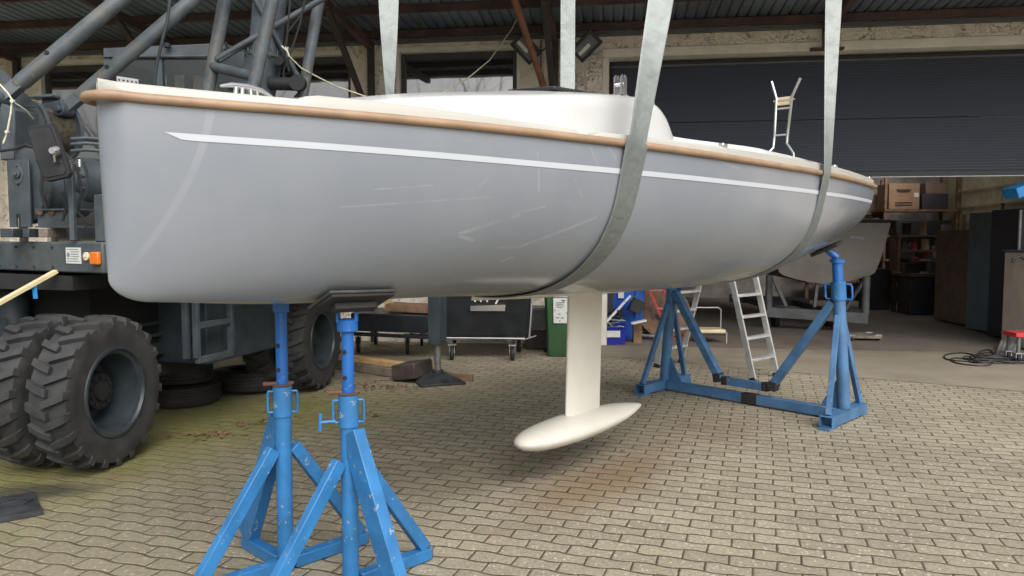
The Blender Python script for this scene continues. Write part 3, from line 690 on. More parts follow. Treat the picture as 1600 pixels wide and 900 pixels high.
# big horn cleat on the foredeck
f = MB(); cu, cv, cz = 0.44, 0.02, 2.140
c0 = plane = None
cc = lambda a, z: bp(0.62 + a, -0.05, z)
f.tube([cc(-0.12, 2.218), cc(-0.07, 2.230), cc(0, 2.233), cc(0.07, 2.227), cc(0.12, 2.208)], [0.006, 0.011, 0.013, 0.011, 0.006], 10)
for a in (-0.055, -0.022, 0.022, 0.055): f.tube([cc(a * 1.05, 2.10), cc(a, 2.17), cc(a * 0.85, 2.228)], [0.012, 0.009, 0.010], 10)
f.build('horn_cleat', steel, boat)
# mast base fitting and line organiser on the coachroof
f = MB(); q = lambda a, z, v=0.0: bp(2.60 + a, 0.55 + v, z)
f.prism([q(-0.07, 2.37, -.04), q(0.08, 2.37, -.04), q(0.08, 2.37, .04), q(-0.07, 2.37, .04)], (0, 0, 0.022)); f.tube([q(0.09, 2.40), q(0.05, 2.405)], 0.014, 8)
mbf = f.build('mast_fitting', steel, boat, 0.003)
f = MB(); f.prism([q(-0.03, 2.393, -.042), q(0.045, 2.393, -.042), q(0.035, 2.412, -.042), q(-0.025, 2.412, -.042)], NP * 0.02); f.build('red_insert', redp, mbf, 0.006)
f = MB()
for v in (-0.022, 0.022): f.prism([q(-0.03, 2.40, v), q(0.03, 2.40, v), q(0.03, 2.50, v), q(0.012, 2.515, v), q(0.0, 2.49, v), q(-0.012, 2.515, v), q(-0.03, 2.50, v)], NP * 0.006)
f.tube([q(0, 2.46, -0.03), q(0, 2.46, 0.03)], 0.012, 10); f.build('cheek_block', steel, mbf)
f = MB(); f.prism([bp(2.05, 0.50, 2.36), bp(2.56, 0.50, 2.385), bp(2.56, 0.18, 2.40), bp(2.05, 0.18, 2.38)], (0, 0, 0.02)); f.build('hatch_edge', darkp, boat, 0.005)
f = MB(); f.tube([q(0.17, 2.35, .1), q(0.175, 2.43, .1), q(0.20, 2.43, .1), q(0.205, 2.34, .1)], 0.007, 8); f.build('grab_loop', steel, boat)
# fairleads on the toe
for u in (2.83, 4.55, 5.85):
    v = float(hb(u / LOA)) - 0.03; f = MB(); f.prism([bp(u - .03, v + .012, 2.085), bp(u + .03, v + .012, 2.085), bp(u + .03, v - .02, 2.085), bp(u - .03, v - .02, 2.085)], (0, 0, 0.028)); f.build('fairlead', steel, boat, 0.006, 2)
# mast crutch on the stern
UX = 6.03; kk = lambda v, z: bp(UX, v, z)
f = MB()
f.tube([bp(5.83, -0.02, 2.08), bp(5.93, 0.03, 2.33), kk(.095, 2.44), kk(.105, 2.55), kk(.115, 2.90), kk(.065, 3.06)], 0.014, 10)
f.tube([bp(5.83, 0.36, 2.08), bp(5.95, 0.32, 2.36), kk(.225, 2.47), kk(.228, 2.55), kk(.262, 2.90), kk(.335, 3.06)], 0.014, 10)
for z, a, b_ in ((2.555, .105, .235), (2.80, .112, .25)): f.tube([kk(a, z), kk(b_, z)], 0.010, 8)
f.tube([kk(.09, 2.875), kk(.29, 2.875)], 0.008, 8)
cr = f.build('mast_crutch', steel, boat)
f = MB(); f.prism([kk(.125, 2.83), kk(.25, 2.83), kk(.252, 2.905), kk(.123, 2.905)], DU * 0.03); f.build('crutch_pad', cream, cr, 0.004)
# keel fin and bulb
def foil(c, t, n_=14):
    xs = (1 - np.cos(np.linspace(0, math.pi, n_))) / 2
    yt = [5 * t * (0.2969 * math.sqrt(x) - 0.1260 * x - 0.3516 * x * x + 0.2843 * x ** 3 - 0.1036 * x ** 4) for x in xs]
    return [(x * c, y * c) for x, y in zip(xs, yt)] + [(x * c, -y * c) for x, y in list(zip(xs, yt))[::-1][1:-1]]
A = []
for z in np.linspace(1.29, 0.32, 12):
    k = (1.29 - z) / 0.97; u0 = 2.875 - 0.03 * k; ch = 0.40 - 0.0 * k
    flare = 1 + 0.25 * math.exp(-(1.29 - z) / 0.03)
    A.append([bp(u0 + x, y * flare, z) for x, y in foil(ch, 0.15)])
f = MB(); f.loft(A, True, True); fin = f.build('keel_fin', creamk, boat, sharp=60)
A = []; prof = [(0, .008), (.012, .035), (.04, .058), (.10, .082), (.2, .098), (.35, .108), (.5, .106), (.65, .094), (.78, .074), (.88, .050), (.95, .028), (.985, .014), (1, .004)]
for k, r_ in prof:
    u = 2.365 + 1.435 * k; A.append([bp(u, r_ * 1.5 * math.cos(a), 0.335 + r_ * 0.82 * math.copysign(abs(math.sin(a)) ** 1.15, math.sin(a)) + 0.012 * k) for a in np.linspace(0, 2 * math.pi, 24, endpoint=False)])
f = MB(); f.loft(A, True, True); f.build('keel_bulb', creamk, fin)
# white root fairing on the hull bottom
A = []
for u in np.linspace(1.95, 3.95, 30):
    k = (u - 1.95) / 2.0; hw_ = 0.16 * math.sin(math.pi * k) ** 0.8 + 0.004; z = float(zbt(u / LOA))
    A.append([bp(u, hw_ * j, z - 0.012 - 0.02 * (1 - abs(j)) + (0.03 if abs(j) == 1 else 0)) for j in (1, .8, .4, 0, -.4, -.8, -1)])
f = MB(); f.loft(A, False, False); f.build('keel_root', creamk, boat)

# ================================================================== SLINGS
def sling(name, label, pts, wid, th=0.007):
    """pts: (centre, width direction)"""
    mbs = MB(); A = []
    P = [Vector(p[0]) for p in pts]
    for i, (c, wd) in enumerate(pts):
        d = (P[min(i + 1, len(P) - 1)] - P[max(i - 1, 0)]).normalized(); wd = Vector(wd); wd = (wd - d * wd.dot(d)).normalized(); nn_ = d.cross(wd)
        c = Vector(c); A.append([c + wd * a * wid + nn_ * b_ * th for a, b_ in ((-.5, -.35), (-.45, .5), (-.41, .3), (.41, .3), (.45, .5), (.5, -.35))])
    mbs.loft(A, True, True); return tag(mbs.build(name, webm, sharp=60), label, 'sling', 'lifting slings round the hull')
def pdir(deg): return V(math.cos(R(deg)), math.sin(R(deg)), 0)
def sling_path(u0, lean_p, lean_s, tw_p, tw_s, skew, ztop=6.5):       # skew: the webbing runs slightly aslant under the hull
    s = u0 / LOA; P = []
    zr = float(zsh(s)); br = float(hb(s)) + 0.036
    for z in np.linspace(ztop, zr + 0.02, 40):
        k = (z - zr); du = lean_p * k; tw = tw_p(k); P.append((bp(u0 + du, br, z), pdir(tw)))
    sec_ = [(br, zr + 0.0)]
    for q in np.linspace(math.pi / 2 * 0.99, 0.0, 70):
        u, y, z = hsec(s, q); sec_.append((y + 0.006, z - (0.006 if q < 1.0 else 0)))
    ch_ = []                                       # webbing pulled taut: outer convex chain of rail and section
    for p_ in sec_:
        while len(ch_) > 1 and (ch_[-1][0] - ch_[-2][0]) * (p_[1] - ch_[-2][1]) - (ch_[-1][1] - ch_[-2][1]) * (p_[0] - ch_[-2][0]) >= 0: ch_.pop()
        ch_.append(p_)
    fine = []
    for i in range(len(ch_) - 1):
        n_ = max(1, int(math.dist(ch_[i], ch_[i + 1]) / .03))
        fine += [(ch_[i][0] + (ch_[i + 1][0] - ch_[i][0]) * k / n_, ch_[i][1] + (ch_[i + 1][1] - ch_[i][1]) * k / n_) for k in range(n_)]
    fine.append(ch_[-1])
    dv = float(hb(s + .01) - hb(s - .01)) / (.02 * LOA); zb0 = float(zbt(s))
    fr_ = lambda z: dv * max(0, min(1, (z - zb0) / (zr - zb0)))
    P += [(bp(u0, y, z), DU + NP * fr_(z)) for y, z in fine] + [(bp(u0 + skew * y / br, -y - .012 * y / br, z), DU - NP * fr_(z)) for y, z in fine[::-1][1:]]
    for z in np.linspace(zr + 0.02, ztop, 40):
        k = (z - zr); P.append((bp(u0 + skew + lean_s * k, -br - .012, z), pdir(tw_s(k))))
    return P
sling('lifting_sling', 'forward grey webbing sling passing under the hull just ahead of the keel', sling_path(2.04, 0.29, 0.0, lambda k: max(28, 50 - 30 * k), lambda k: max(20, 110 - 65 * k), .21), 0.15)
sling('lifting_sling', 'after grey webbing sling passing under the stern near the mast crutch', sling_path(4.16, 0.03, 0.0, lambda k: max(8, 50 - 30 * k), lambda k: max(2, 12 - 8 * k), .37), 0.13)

f = MB(); p_ = bp(4.19, float(hb(4.16 / LOA)) + .052, 3.26); f.prism([p_ + pdir(12) * i * .045 + V(0, 0, j * .02) for i, j in ((-1, -1), (1, -1), (1, 1), (-1, 1))], NP * .004)
yl = paint('yellow_tag', (0.55, 0.55, 0.10), 0.6, 0.1, 20); slb = [o for o in COL.objects if o.name.startswith('lifting_sling')][-1]
f.build('label_tag', yl, slb)

# ================================================================== BOAT STANDS
def boat_stand(col, ax_deg, side, label, top_z, has_pad):
    c = Vector(col); rt = thing('boat_stand', label, 'boat stand', c, 0, 'blue boat stands under the bow')
    ax = pdir(ax_deg); sdv = pdir(ax_deg - 90 * side)
    zc0, zc1 = 0.75, 0.895
    f = MB(); f.tube([c + V(0, 0, 0.004), c + V(0, 0, zc0 + .01)], 0.038, 18); f.build('column', blue, rt)
    f = MB(); f.beam(c - ax * 0.46 + V(0, 0, 0.034), c - ax * .042 + V(0, 0, 0.034), 0.06, 0.06); f.beam(c + ax * .042 + V(0, 0, 0.034), c + ax * 0.46 + V(0, 0, 0.034), 0.06, 0.06); f.build('base_bar', blue, rt, 0.005, 2)
    f = MB(); f.beam(c + sdv * .042 + V(0, 0, 0.033), c + sdv * 0.40 + V(0, 0, 0.033), 0.06, 0.06); f.build('base_bar', blue, rt, 0.005, 2)
    for dv, zt, r_ in ((ax, 0.60, .43), (-ax, 0.60, .43), (sdv, 0.73, .37)):
        f = MB(); f.beam(c + dv * r_ + V(0, 0, 0.066), c + dv * (0.052 if dv is not sdv else .03) + V(0, 0, zt), 0.046 if dv is not sdv else .060, 0.060 if dv is not sdv else 0.11, V(0, 0, 1)); f.build('leg', blue, rt, 0.004, 2)
    f = MB(); f.lathe(c, (0, 0, 1), [(zc0, 0.038), (zc0, 0.0445), (zc1, 0.0445), (zc1, 0.030)], 20, False); col_ = f.build('collar', blue, rt, 0.002)
    for sgn in (1, -1):
        v = (pdir(0) * 0.985 + pdir(90) * 0.17) * sgn
        f = MB(); f.tube([c + v * .044 + V(0, 0, zc1 - .025), c + v * .065 + V(0, 0, zc1 - .025), c + v * .068 + V(0, 0, zc1 - .035), c + v * .068 + V(0, 0, zc0 + .03), c + v * .065 + V(0, 0, zc0 + .02), c + v * .044 + V(0, 0, zc0 + .02)], 0.0065, 8); f.build('handle', blue, col_)
    f = MB(); f.tube([c + V(0, 0, zc0 + .06), c + V(0, 0, top_z - (0.10 if has_pad else 0.02))], 0.0275, 18); inn = f.build('inner_tube', blue2, rt)
    f = MB()
    for z in np.arange(zc1 + 0.08, top_z - 0.08, 0.115):
        f = MB(); f.disc(c + V(-0.009, -0.0255, z), V(-0.3, -1, 0), 0.0105, 0.006, 12); f.build('pin_hole', blackpaint, inn)
    for sgn in (1, -1):
        f = MB(); e_ = c + ax * .46 * sgn + V(0, 0, .034); f.box(e_ + ax * sgn * .002, (.006, .05, .05), rotz(R(ax_deg))); f.build('rusty_end_cap', rust, rt)
    f = MB(); f.tube([c + V(-0.085, -0.02, zc1 + .012), c + V(0.05, 0.012, zc1 + .012)], 0.010, 8); f.lathe(c + V(0, 0, zc1 + .004), (0, 0, 1), [(0, .031), (0, .047), (.008, .047), (.008, .031)], 18); f.build('locking_pin', rust, rt)
    if has_pad:
        f = MB(); f.tube([c + V(-0.05, -0.045, zc0 + .035), c + V(-0.11, -0.07, zc0 + .035)], 0.007, 8); f.tube([c + V(-0.112, -0.07, zc0 - .005), c + V(-0.108, -0.07, zc0 + .075)], 0.008, 8); f.build('clamp_screw', blue, col_)
        f = MB(); f.lathe(c + V(0, 0, top_z - .12), (0, 0, 1), [(0, .03), (0, .047), (.055, .047), (.055, .0)], 18)
        for sgn in (1, -1): f.box(c + pdir(5) * .040 * sgn + V(0, 0, top_z - .03), (0.014, 0.06, 0.10), rotz(R(5)))
        frk = f.build('fork', blue2, rt, 0.004)
        f = MB(); f.tube([c + V(-.055, 0, top_z - .02), c + V(.055, 0, top_z - .02)], .009, 8); f.build('fork_bolt', rust, frk)
        # swivelling pad laid against the bilge
        u = (c - BOW).dot(DU) - 0.01; v = (c - BOW).dot(NP); s = u / LOA
        lo, hi = 0.0, 1.4
        for _ in range(40):
            md = (lo + hi) / 2
            if hsec(s, md)[1] < v + 0.045: lo = md
            else: hi = md
        q = lo; p0 = Vector(bp(*hsec(s, q))); p1 = Vector(bp(*hsec(s, q + 0.06))); p2 = Vector(bp(*hsec(s + 0.02, q)))
        a1 = (p2 - p0).normalized(); a2 = (p1 - p0).normalized(); nr = a1.cross(a2).normalized()
        if nr.z > 0: nr = -nr
        ctr = p0 + nr * 0.026
        f = MB(); f.prism([ctr + a1 * i * .15 + a2 * j * .085 for i, j in ((-1, -1), (1, -1), (1, 1), (-1, 1))], nr * 0.014); f.build('pad_plate', blackpaint, rt, 0.003)
        f = MB(); f.prism([ctr - nr * .016 + a1 * i * .158 + a2 * j * .092 for i, j in ((-1, -1), (1, -1), (1, 1), (-1, 1))], nr * 0.015); f.build('pad', padm, rt, 0.006, 2)
        f = MB(); f.beam(ctr + nr * .03 - a1 * .1, ctr + nr * .03 + a1 * .1, .05, .03, nr); f.build('pad_bracket', blackpaint, rt, .003)
    else:
        f = MB(); f.box(c + V(0, 0, top_z), (0.072, 0.072, 0.055), rotz(R(20))); f.build('head_plate', blue2, rt, 0.004)
    return rt
boat_stand((-0.733, 3.40, 0), 46, 1, 'front blue tripod boat stand with fork head and black pad against the hull', 1.30, True)
boat_stand((-1.088, 3.60, 0), 46, -1, 'rear blue tripod boat stand with plain square head under the bow', 1.275, False)

# ================================================================== AFT CRADLE
C0 = V(2.235, 7.285, 0); TX = pdir(-47); AXC = pdir(46)
crd = thing('boat_cradle', 'weathered blue steel cradle with V braces and two columns under the stern', 'boat cradle', C0)
HL = 0.955
def cp(a, b_, z): return C0 + TX * a + AXC * b_ + V(0, 0, z)
f = MB(); f.beam(cp(-HL + .06, 0, .062), cp(HL - .05, 0, .062), .07, .09); f.build('base_beam', blue3, crd, .004)
for sgn, l0, l1 in ((-1, -.42, .47), (1, -.40, .40)):
    f = MB(); f.hollow(cp(sgn * HL, l0, .062), cp(sgn * HL, l1, .062), .11, .09); f.build('cross_foot', blue3, crd)
    f = MB()
    for l in (l0 + .03, l1 - .05): f.box(cp(sgn * HL, l, .008), (.16, .10, .012), rotz(R(46)))
    f.build('foot_plate', blue3, crd)
    lean = .10; ct = lambda z: cp(sgn * (HL - lean * z / 1.3), .02, z)
    f = MB(); f.tube([ct(.108), ct(1.06)], .052, 18); f.build('column', blue3, crd)
    f = MB(); f.lathe(ct(1.05), ct(1.3) - ct(1.05), [(0, .053), (0, .062), (.16, .062), (.16, .05)], 18); cl = f.build('collar', blue, crd)
    tz = 1.40 if sgn > 0 else 1.22
    f = MB(); f.tube([ct(1.1), ct(tz)], .044, 16); f.disc(ct(tz - .01), (0, 0, 1), .06, .03, 16); f.build('inner_tube', blue2, crd)
    for s2 in (1, -1):
        v = (TX * .8 + AXC * .0 + V(.5, 0, 0)).normalized() * s2; f = MB()
        f.tube([ct(1.19) + v * .055, ct(1.19) + v * .10, ct(1.17) + v * .108, ct(1.08) + v * .108, ct(1.06) + v * .10, ct(1.06) + v * .055], .009, 8); f.build('handle', blue2, cl)
    for l in (l0 + .05, l1 - .05):
        f = MB(); f.beam(cp(sgn * HL, l, .11), ct(.92) + AXC * (.045 if l > 0 else -.045), .045, .045); f.build('leg', blue3, crd, .003)
    f = MB(); f.prism([ct(.11) - TX * sgn * .05, cp(sgn * (HL - .22), .02, .11), ct(.36) - TX * sgn * .05], AXC * .01); f.build('gusset', blue3, crd)
    f = MB(); f.beam(cp(sgn * .27, 0, .20), ct(1.03) - TX * sgn * .05, .07, .085, AXC); f.build('brace', blue3, crd, .004)
    f = MB(); f.beam(cp(sgn * .285, 0, .175), cp(sgn * .30, 0, .26), .078, .095, AXC); f.box(cp(sgn * .215, 0, .197), (.06, .068, .082), rotz(R(-47))); f.build('welded_patch', blackpaint, crd, .003)
f = MB(); f.beam(cp(-.24, 0, .195), cp(.24, 0, .195), .06, .075); f.build('raised_bar', blue3, crd, .004)
f = MB(); f.box(cp(.06, 0, .062), (.16, .078, .096), rotz(R(-47))); f.build('welded_patch', blackpaint, crd, .003)
def hull_frame(s_, v):
    lo, hi = 0.0, 1.4
    for _ in range(40):
        md = (lo + hi) / 2
        if hsec(s_, md)[1] < v: lo = md
        else: hi = md
    p0, p1, p2 = (Vector(bp(*hsec(s_, lo))), Vector(bp(*hsec(s_, lo + .06))), Vector(bp(*hsec(s_ - .02, lo))))
    a1, a2 = (p0 - p2).normalized(), (p1 - p0).normalized(); nr = a1.cross(a2).normalized()
    return p0, a1, a2, (nr if nr.z < 0 else -nr)
p0, a1, a2, nr = hull_frame(.962, .70)
f = MB(); f.prism([p0 + nr * .03 + a1 * i * .13 + a2 * j * .12 for i, j in ((-1, -1), (1, -1), (1, 1), (-1, 1))], nr * .03); f.build('support_pad', rubber2, crd, .006)
f = MB(); f.tube([p0 + nr * .06, cp(HL - .11, .02, 1.42)], .03, 10); f.build('pad_joint', blue2, crd)

# ================================================================== STEPLADDER
la, lb = V(2.66, 8.38, 0), V(2.66, 8.38, 0) + pdir(42) * .50
ap = pdir(133) * .65
lad = thing('stepladder', 'tall aluminium double-sided stepladder standing behind the blue cradle', 'stepladder', la)
f1 = MB(); rr1 = [(la, la + ap + V(0, 0, 2.5)), (lb, lb + ap + V(0, 0, 2.5))]; rr2 = [(la + ap * 2, la + ap * 1.02 + V(0, 0, 2.48)), (lb + ap * 2, lb + ap * 1.02 + V(0, 0, 2.48))]
for nm, rr_, sg in (('front_section', rr1, 1), ('rear_section', rr2, -1)):
    f = MB()
    for a, b_ in rr_: f.beam(a + V(0, 0, .03), b_, .065, .028, pdir(42))
    sec = f.build(nm, alu, lad, .003)
    f = MB()
    for a, b_ in rr_: f.beam(a, a + (b_ - a).normalized() * .05, .072, .036, pdir(42))
    f.build('rubber_foot', darkp, sec)
    for k in range(1, 10):
        a = rr_[0][0].lerp(rr_[0][1], k * .235 / 2.5); b_ = rr_[1][0].lerp(rr_[1][1], k * .235 / 2.5)
        f = MB(); f.beam(a, b_, .085, .028); f.build('tread', alu, sec, .003)

# ================================================================== CRANE TRUCK
A_ = V(.267, .964, 0).normalized(); R_ = V(.964, -.267, 0).normalized(); RW = V(.988, -.155, 0).normalized()
WH1 = V(-2.73, 5.26, .53); WH2 = V(-1.97, 8.0, .53)
trk = thing('crane_truck', 'old grey mobile crane truck with twin knobbly tyres, winches and lattice boom legs', 'crane truck', V(-3.6, 6.8, 0))
def tyre_mesh(c, ax, Ro, wid, lugs=22):
    mbt = MB(); h = wid / 2; rc = Ro - .034
    prof = [(h * .82, Ro * .575), (h * .92, Ro * .60), (h * .97, Ro * .76), (h, Ro * .84), (h * .93, Ro * .92), (h * .80, rc * .985), (h * .45, rc), (0, rc * 1.003), (-h * .45, rc), (-h * .80, rc * .985), (-h * .93, Ro * .92), (-h, Ro * .84), (-h * .97, Ro * .76), (-h * .92, Ro * .60), (-h * .82, Ro * .575)]
    mbt.lathe(c, ax, prof, 48)
    ax = ax.normalized(); x = V(0, 0, 1); y = ax.cross(x)
    def P(a, r, hh): return c + ax * hh + (x * math.cos(a) + y * math.sin(a)) * r
    da = 2 * math.pi / lugs
    for i in range(lugs):
        for sd in (1, -1):
            a0 = da * (i + (0.5 if sd < 0 else 0)); sk = da * .42
            i0, i1 = a0 + sk - da * .17, a0 + sk + da * .20      # centre end
            o0, o1 = a0 - da * .20, a0 + da * .22                 # shoulder end
            hi, hm, ho = -sd * h * .10, sd * h * .45, sd * h * .96
            ro = Ro * .975
            m0, m1 = a0 + sk * .55 - da * .19, a0 + sk * .55 + da * .21
            vs = []
            for (p0, p1, hh, rt_, rb_) in ((i0, i1, hi, Ro, rc - .01), (m0, m1, hm, Ro, rc - .01), (o0, o1, ho, ro, rc * .94), (o0 + .004, o1 - .004, sd * h * 1.0, Ro * .90, Ro * .86)):
                tp = .010
                vs += [P(p0, rb_, hh), P(p0 + tp, rt_, hh), P(p1 - tp, rt_, hh), P(p1, rb_, hh)]
            fs = [(0, 1, 2, 3)]
            for k in range(3):
                b0 = k * 4; fs += [(b0 + j, b0 + (j + 1) % 4, b0 + 4 + (j + 1) % 4, b0 + 4 + j) for j in range(4)]
            fs.append((12, 15, 14, 13)); mbt.add(vs, fs)
    return mbt
def rim_mesh(c, ax, Ro, wid):
    f = MB(); h = wid / 2; r0 = Ro * .585
    f.lathe(c, ax, [(h * .80, r0 + .012), (h * .99, r0 + .004), (h * 1.0, r0 - .014), (h * .85, r0 - .022), (h * .78, r0 - .045), (-h * .9, r0 - .075), (-h * .95, .17), (-h * .9, 0.0)], 44); return f
def hub_mesh(c, ax, Ro, wid):
    f = MB(); h = wid / 2
    f.lathe(c, ax, [(-h * .9, .15), (-h * .1, .135), (h * .05, .125), (h * .06, .07), (h * .22, .065), (h * .24, .0)], 26)
    x = V(0, 0, 1); y = ax.cross(x)
    for k in range(10):
        a = 2 * math.pi * k / 10; f.tube([c + ax * h * .03 + (x * math.cos(a) + y * math.sin(a)) * .10, c + ax * h * .16 + (x * math.cos(a) + y * math.sin(a)) * .10], .012, 6)
    return f
for cw in (WH1, WH2):
    for k, off in enumerate((-.14, -.52)):
        c = cw + RW * off; w_ = .28
        ty = tyre_mesh(c, RW, .53, w_).build('wheel', rubber, trk, sharp=32)
        if k == 0:
            rim_mesh(c, RW, .53, w_).build('rim', rimm, ty); hub_mesh(c, RW, .53, w_).build('hub', chassis, ty)
        else: rim_mesh(c, RW, .53, w_).build('rim', chassis, ty)
# carrier frame: dark chassis rails, axle, underside
f = MB()
for o in (-.75, -1.55):
    f.beam(WH1 + R_ * o - A_ * .6 + V(0, 0, .25), WH2 + R_ * o + A_ * 1.6 + V(0, 0, .25), .14, .3)
f.beam(WH1 - R_ * .5, WH1 - R_ * 2.2, .2, .2); f.beam(WH2 - R_ * .5, WH2 - R_ * 2.2, .2, .2)
f.prism([WH1 + R_ * -.30 - A_ * .05 + V(0, 0, .70), WH1 + R_ * -2.6 - A_ * .05 + V(0, 0, .70), WH2 + R_ * -2.6 + A_ * 1.0 + V(0, 0, .70), WH2 + R_ * -.30 + A_ * 1.0 + V(0, 0, .70)], (0, 0, .10))
f.beam(WH1 + R_ * -1.5 + A_ * .45 + V(0, 0, .32), WH2 + R_ * -1.5 - A_ * .45 + V(0, 0, .32), 1.7, .9)
f.build('chassis', chassis, trk)
f = MB()
for o in (-.62,): 
    f.beam(WH1 + R_ * o + A_ * .7 + V(0, 0, .12), WH2 + R_ * o - A_ * .7 + V(0, 0, .12), .05, .10); f.beam(WH1 + R_ * o + A_ * .7 + V(0, 0, .34), WH2 + R_ * o - A_ * .7 + V(0, 0, .34), .03, .03); f.beam(WH1 + R_ * o + A_ * .7 + V(0, 0, .24), WH2 + R_ * o - A_ * .7 + V(0, 0, .24), .03, .03)
f.build('side_rail', truckd, trk)
# locker between the axles
b0 = W(313, 500, 6.75); f = MB()
lc = WH1.lerp(WH2, .60) + R_ * (-.42); f.box(lc + V(0, 0, .30), (.5, 1.05, .62), rotz(math.atan2(R_.y, R_.x))); lk = f.build('side_locker', truckd, trk, .012, 2)
for d_ in (-.30, .05, .36):
    f = MB(); f.box(lc + R_ * .253 + A_ * d_ + V(0, 0, .30), (.012, .03, .60), rotz(math.atan2(R_.y, R_.x))); f.build('locker_rib', truckd, lk)
# hanging step
st = WH1 + A_ * .86 + R_ * -.02; f = MB(); s0, s1 = st, st + A_ * .44
for p_ in (s0, s1): f.beam(p_ + V(0, 0, .10), p_ + V(0, 0, .80), .05, .04, A_)
f.beam(s0 + V(0, 0, .08), s1 + V(0, 0, .08), .045, .05); f.beam(s0 + V(0, 0, .36), s1 + V(0, 0, .36), .045, .05)
f.beam(s0 - R_ * .10 + V(0, 0, .09), s0 - R_ * .10 + V(0, 0, .8), .05, .04, A_); f.build('hanging_step', truckg, trk, .004)
# front outrigger: leg, ram and foot
oc = G(684, 597); f = MB(); f.beam(oc + V(0, 0, .42), oc + V(0, 0, 1.25), .15, .17, pdir(70)); og = f.build('outrigger_leg', truckd, trk, .006)
f = MB(); f.tube([oc + V(0, 0, .08), oc + V(0, 0, .45)], .036, 16); f.build('outrigger_ram', chrome_dark, og)
f = MB(); f.loft([[oc + rotz(R(20)) @ V(x * .25, y * .25, z0) for x, y in ((-1, -1), (1, -1), (1, 1), (-1, 1))] for z0 in (0.004, .025)] + [[oc + rotz(R(20)) @ V(x * .09, y * .09, .10) for x, y in ((-1, -1), (1, -1), (1, 1), (-1, 1))]], True, True, False); f.disc(oc + V(0, 0, .115), (0, 0, 1), .06, .05, 16); f.build('outrigger_foot', platem, og, .004)
oc2 = G(-6, 705); f = MB(); f.beam(oc2 + V(0, 0, .3), oc2 + V(0, 0, 1.0), .14, .16, pdir(70)); f.tube([oc2 + V(0, 0, .02), oc2 + V(0, 0, .35)], .036, 12); f.build('outrigger_leg', truckg, trk, .006)
f = MB(); c = W(24, 512, 5.9); f.lathe(c, (0, 0, 1), [(-.30, .0), (-.30, .10), (.26, .105), (.29, .085), (.30, .0)], 22); f.build('air_tank', truckd, trk)

# --- superstructure (slewed)
QB = V(-.88, .475, 0).normalized(); PF = V(.475, .88, 0).normalized()
K0 = V(-2.72, 5.10, 0)                                        # right rear corner
def sp(q, p_, z): return K0 + QB * q + PF * p_ + V(0, 0, z)
ang = math.atan2(-QB.y, -QB.x)
f = MB(); f.prism([sp(0, 0, 1.355), sp(2.6, 0, 1.355), sp(2.6, 0, 1.565), sp(0, 0, 1.565)], PF * .16); bmr = f.build('tail_beam', truckg, trk, .012, 2)
f = MB(); f.prism([sp(.0, .165, 1.40), sp(2.6, .165, 1.40), sp(2.6, 4.2, 1.40), sp(.0, 4.2, 1.40)], (0, 0, .14)); f.build('turntable_deck', truckd, trk)
f = MB(); f.prism([sp(.02, .17, 1.542), sp(2.6, .17, 1.542), sp(2.6, 4.1, 1.542), sp(.02, 4.1, 1.542)], (0, 0, .012)); f.build('deck_plate', oldwood, trk)
f = MB(); f.tube([sp(1.3, 2.2, .7), sp(1.3, 2.2, 1.42)], .55, 28); f.build('slewing_ring', chassis, trk)
# data plate with fine print, round lamp, amber indicator
def onbeam(q, z, d): return sp(q, -d, z)
f = MB(); f.prism([onbeam(.39, 1.418, .001), onbeam(.225, 1.418, .001), onbeam(.225, 1.527, .001), onbeam(.39, 1.527, .001)], -PF * .004); dp_ = f.build('data_plate', paper, bmr)
f = MB()
for i in range(6):
    z = 1.512 - i * .016; q1 = .238 if i % 2 else .25; q0_ = .335 if i in (1, 2, 3) else .377
    f.prism([onbeam(q0_, z, .006), onbeam(q1, z, .006), onbeam(q1, z + .005, .006), onbeam(q0_, z + .005, .006)], -PF * .001)
f.disc(onbeam(.362, 1.478, .006), PF, .017, .002, 14)
f.build('fine_print', inkgrey, dp_)
f = MB(); f.disc(onbeam(.158, 1.468, .008), PF, .029, .016, 22); f.disc(onbeam(.158, 1.468, .018), PF, .007, .012, 10); f.build('round_reflector', creamlens, bmr, .003)
f = MB(); f.prism([onbeam(.093, 1.415, .002), onbeam(.004, 1.415, .002), onbeam(.004, 1.500, .002), onbeam(.093, 1.500, .002)], -PF * .03); f.build('indicator_lamp', amber, bmr, .008, 2)
# lower winch: bearing plate, drum with brake rim, hydraulic motor
wc = W(62, 292, 5.62)
fx = -QB                                                       # to the right along the beam
f = MB(); a0 = W(10, 250, 5.45); a1 = W(53, 355, 5.45)
bpc = (a0 + a1) / 2; f.prism([V(a0.x, a0.y, a0.z), V(a1.x, a1.y - .03, a0.z), V(a1.x, a1.y - .03, a1.z), V(a0.x + .09, a0.y - .015, a1.z), V(a0.x + .09, a0.y - .015, a1.z + .09), V(a0.x + .06, a0.y - .01, a1.z + .09), V(a0.x + .06, a0.y - .01, a1.z), V(a0.x, a0.y, a1.z)], (0, .02, 0)); wp = f.build('winch_plate', truckg, trk, .003)
bc = W(29, 273, 5.44); f = MB(); f.disc(bc, (0.05, 1, 0), .046, .03, 20); f.disc(bc + V(0, -.02, 0), (0.05, 1, 0), .026, .03, 16); f.disc(bc + V(0, -.035, 0), (.05, 1, 0), .012, .03, 10)
f.prism([bc + V(.0, -.002, .075), bc + V(.028, -.002, .05), bc + V(.05, -.002, 0), bc + V(.028, -.002, -.05), bc + V(.0, -.002, -.075), bc + V(-.028, -.002, -.05), bc + V(-.05, -.002, 0), bc + V(-.028, -.002, .05)], (0, -.014, 0))
for sg in (1, -1): f.disc(bc + V(0, -.02, .062 * sg), (0, 1, 0), .008, .02, 8)
f.build('bearing_flange', truckg, wp, .003)
dax = V(.56, .83, 0).normalized()
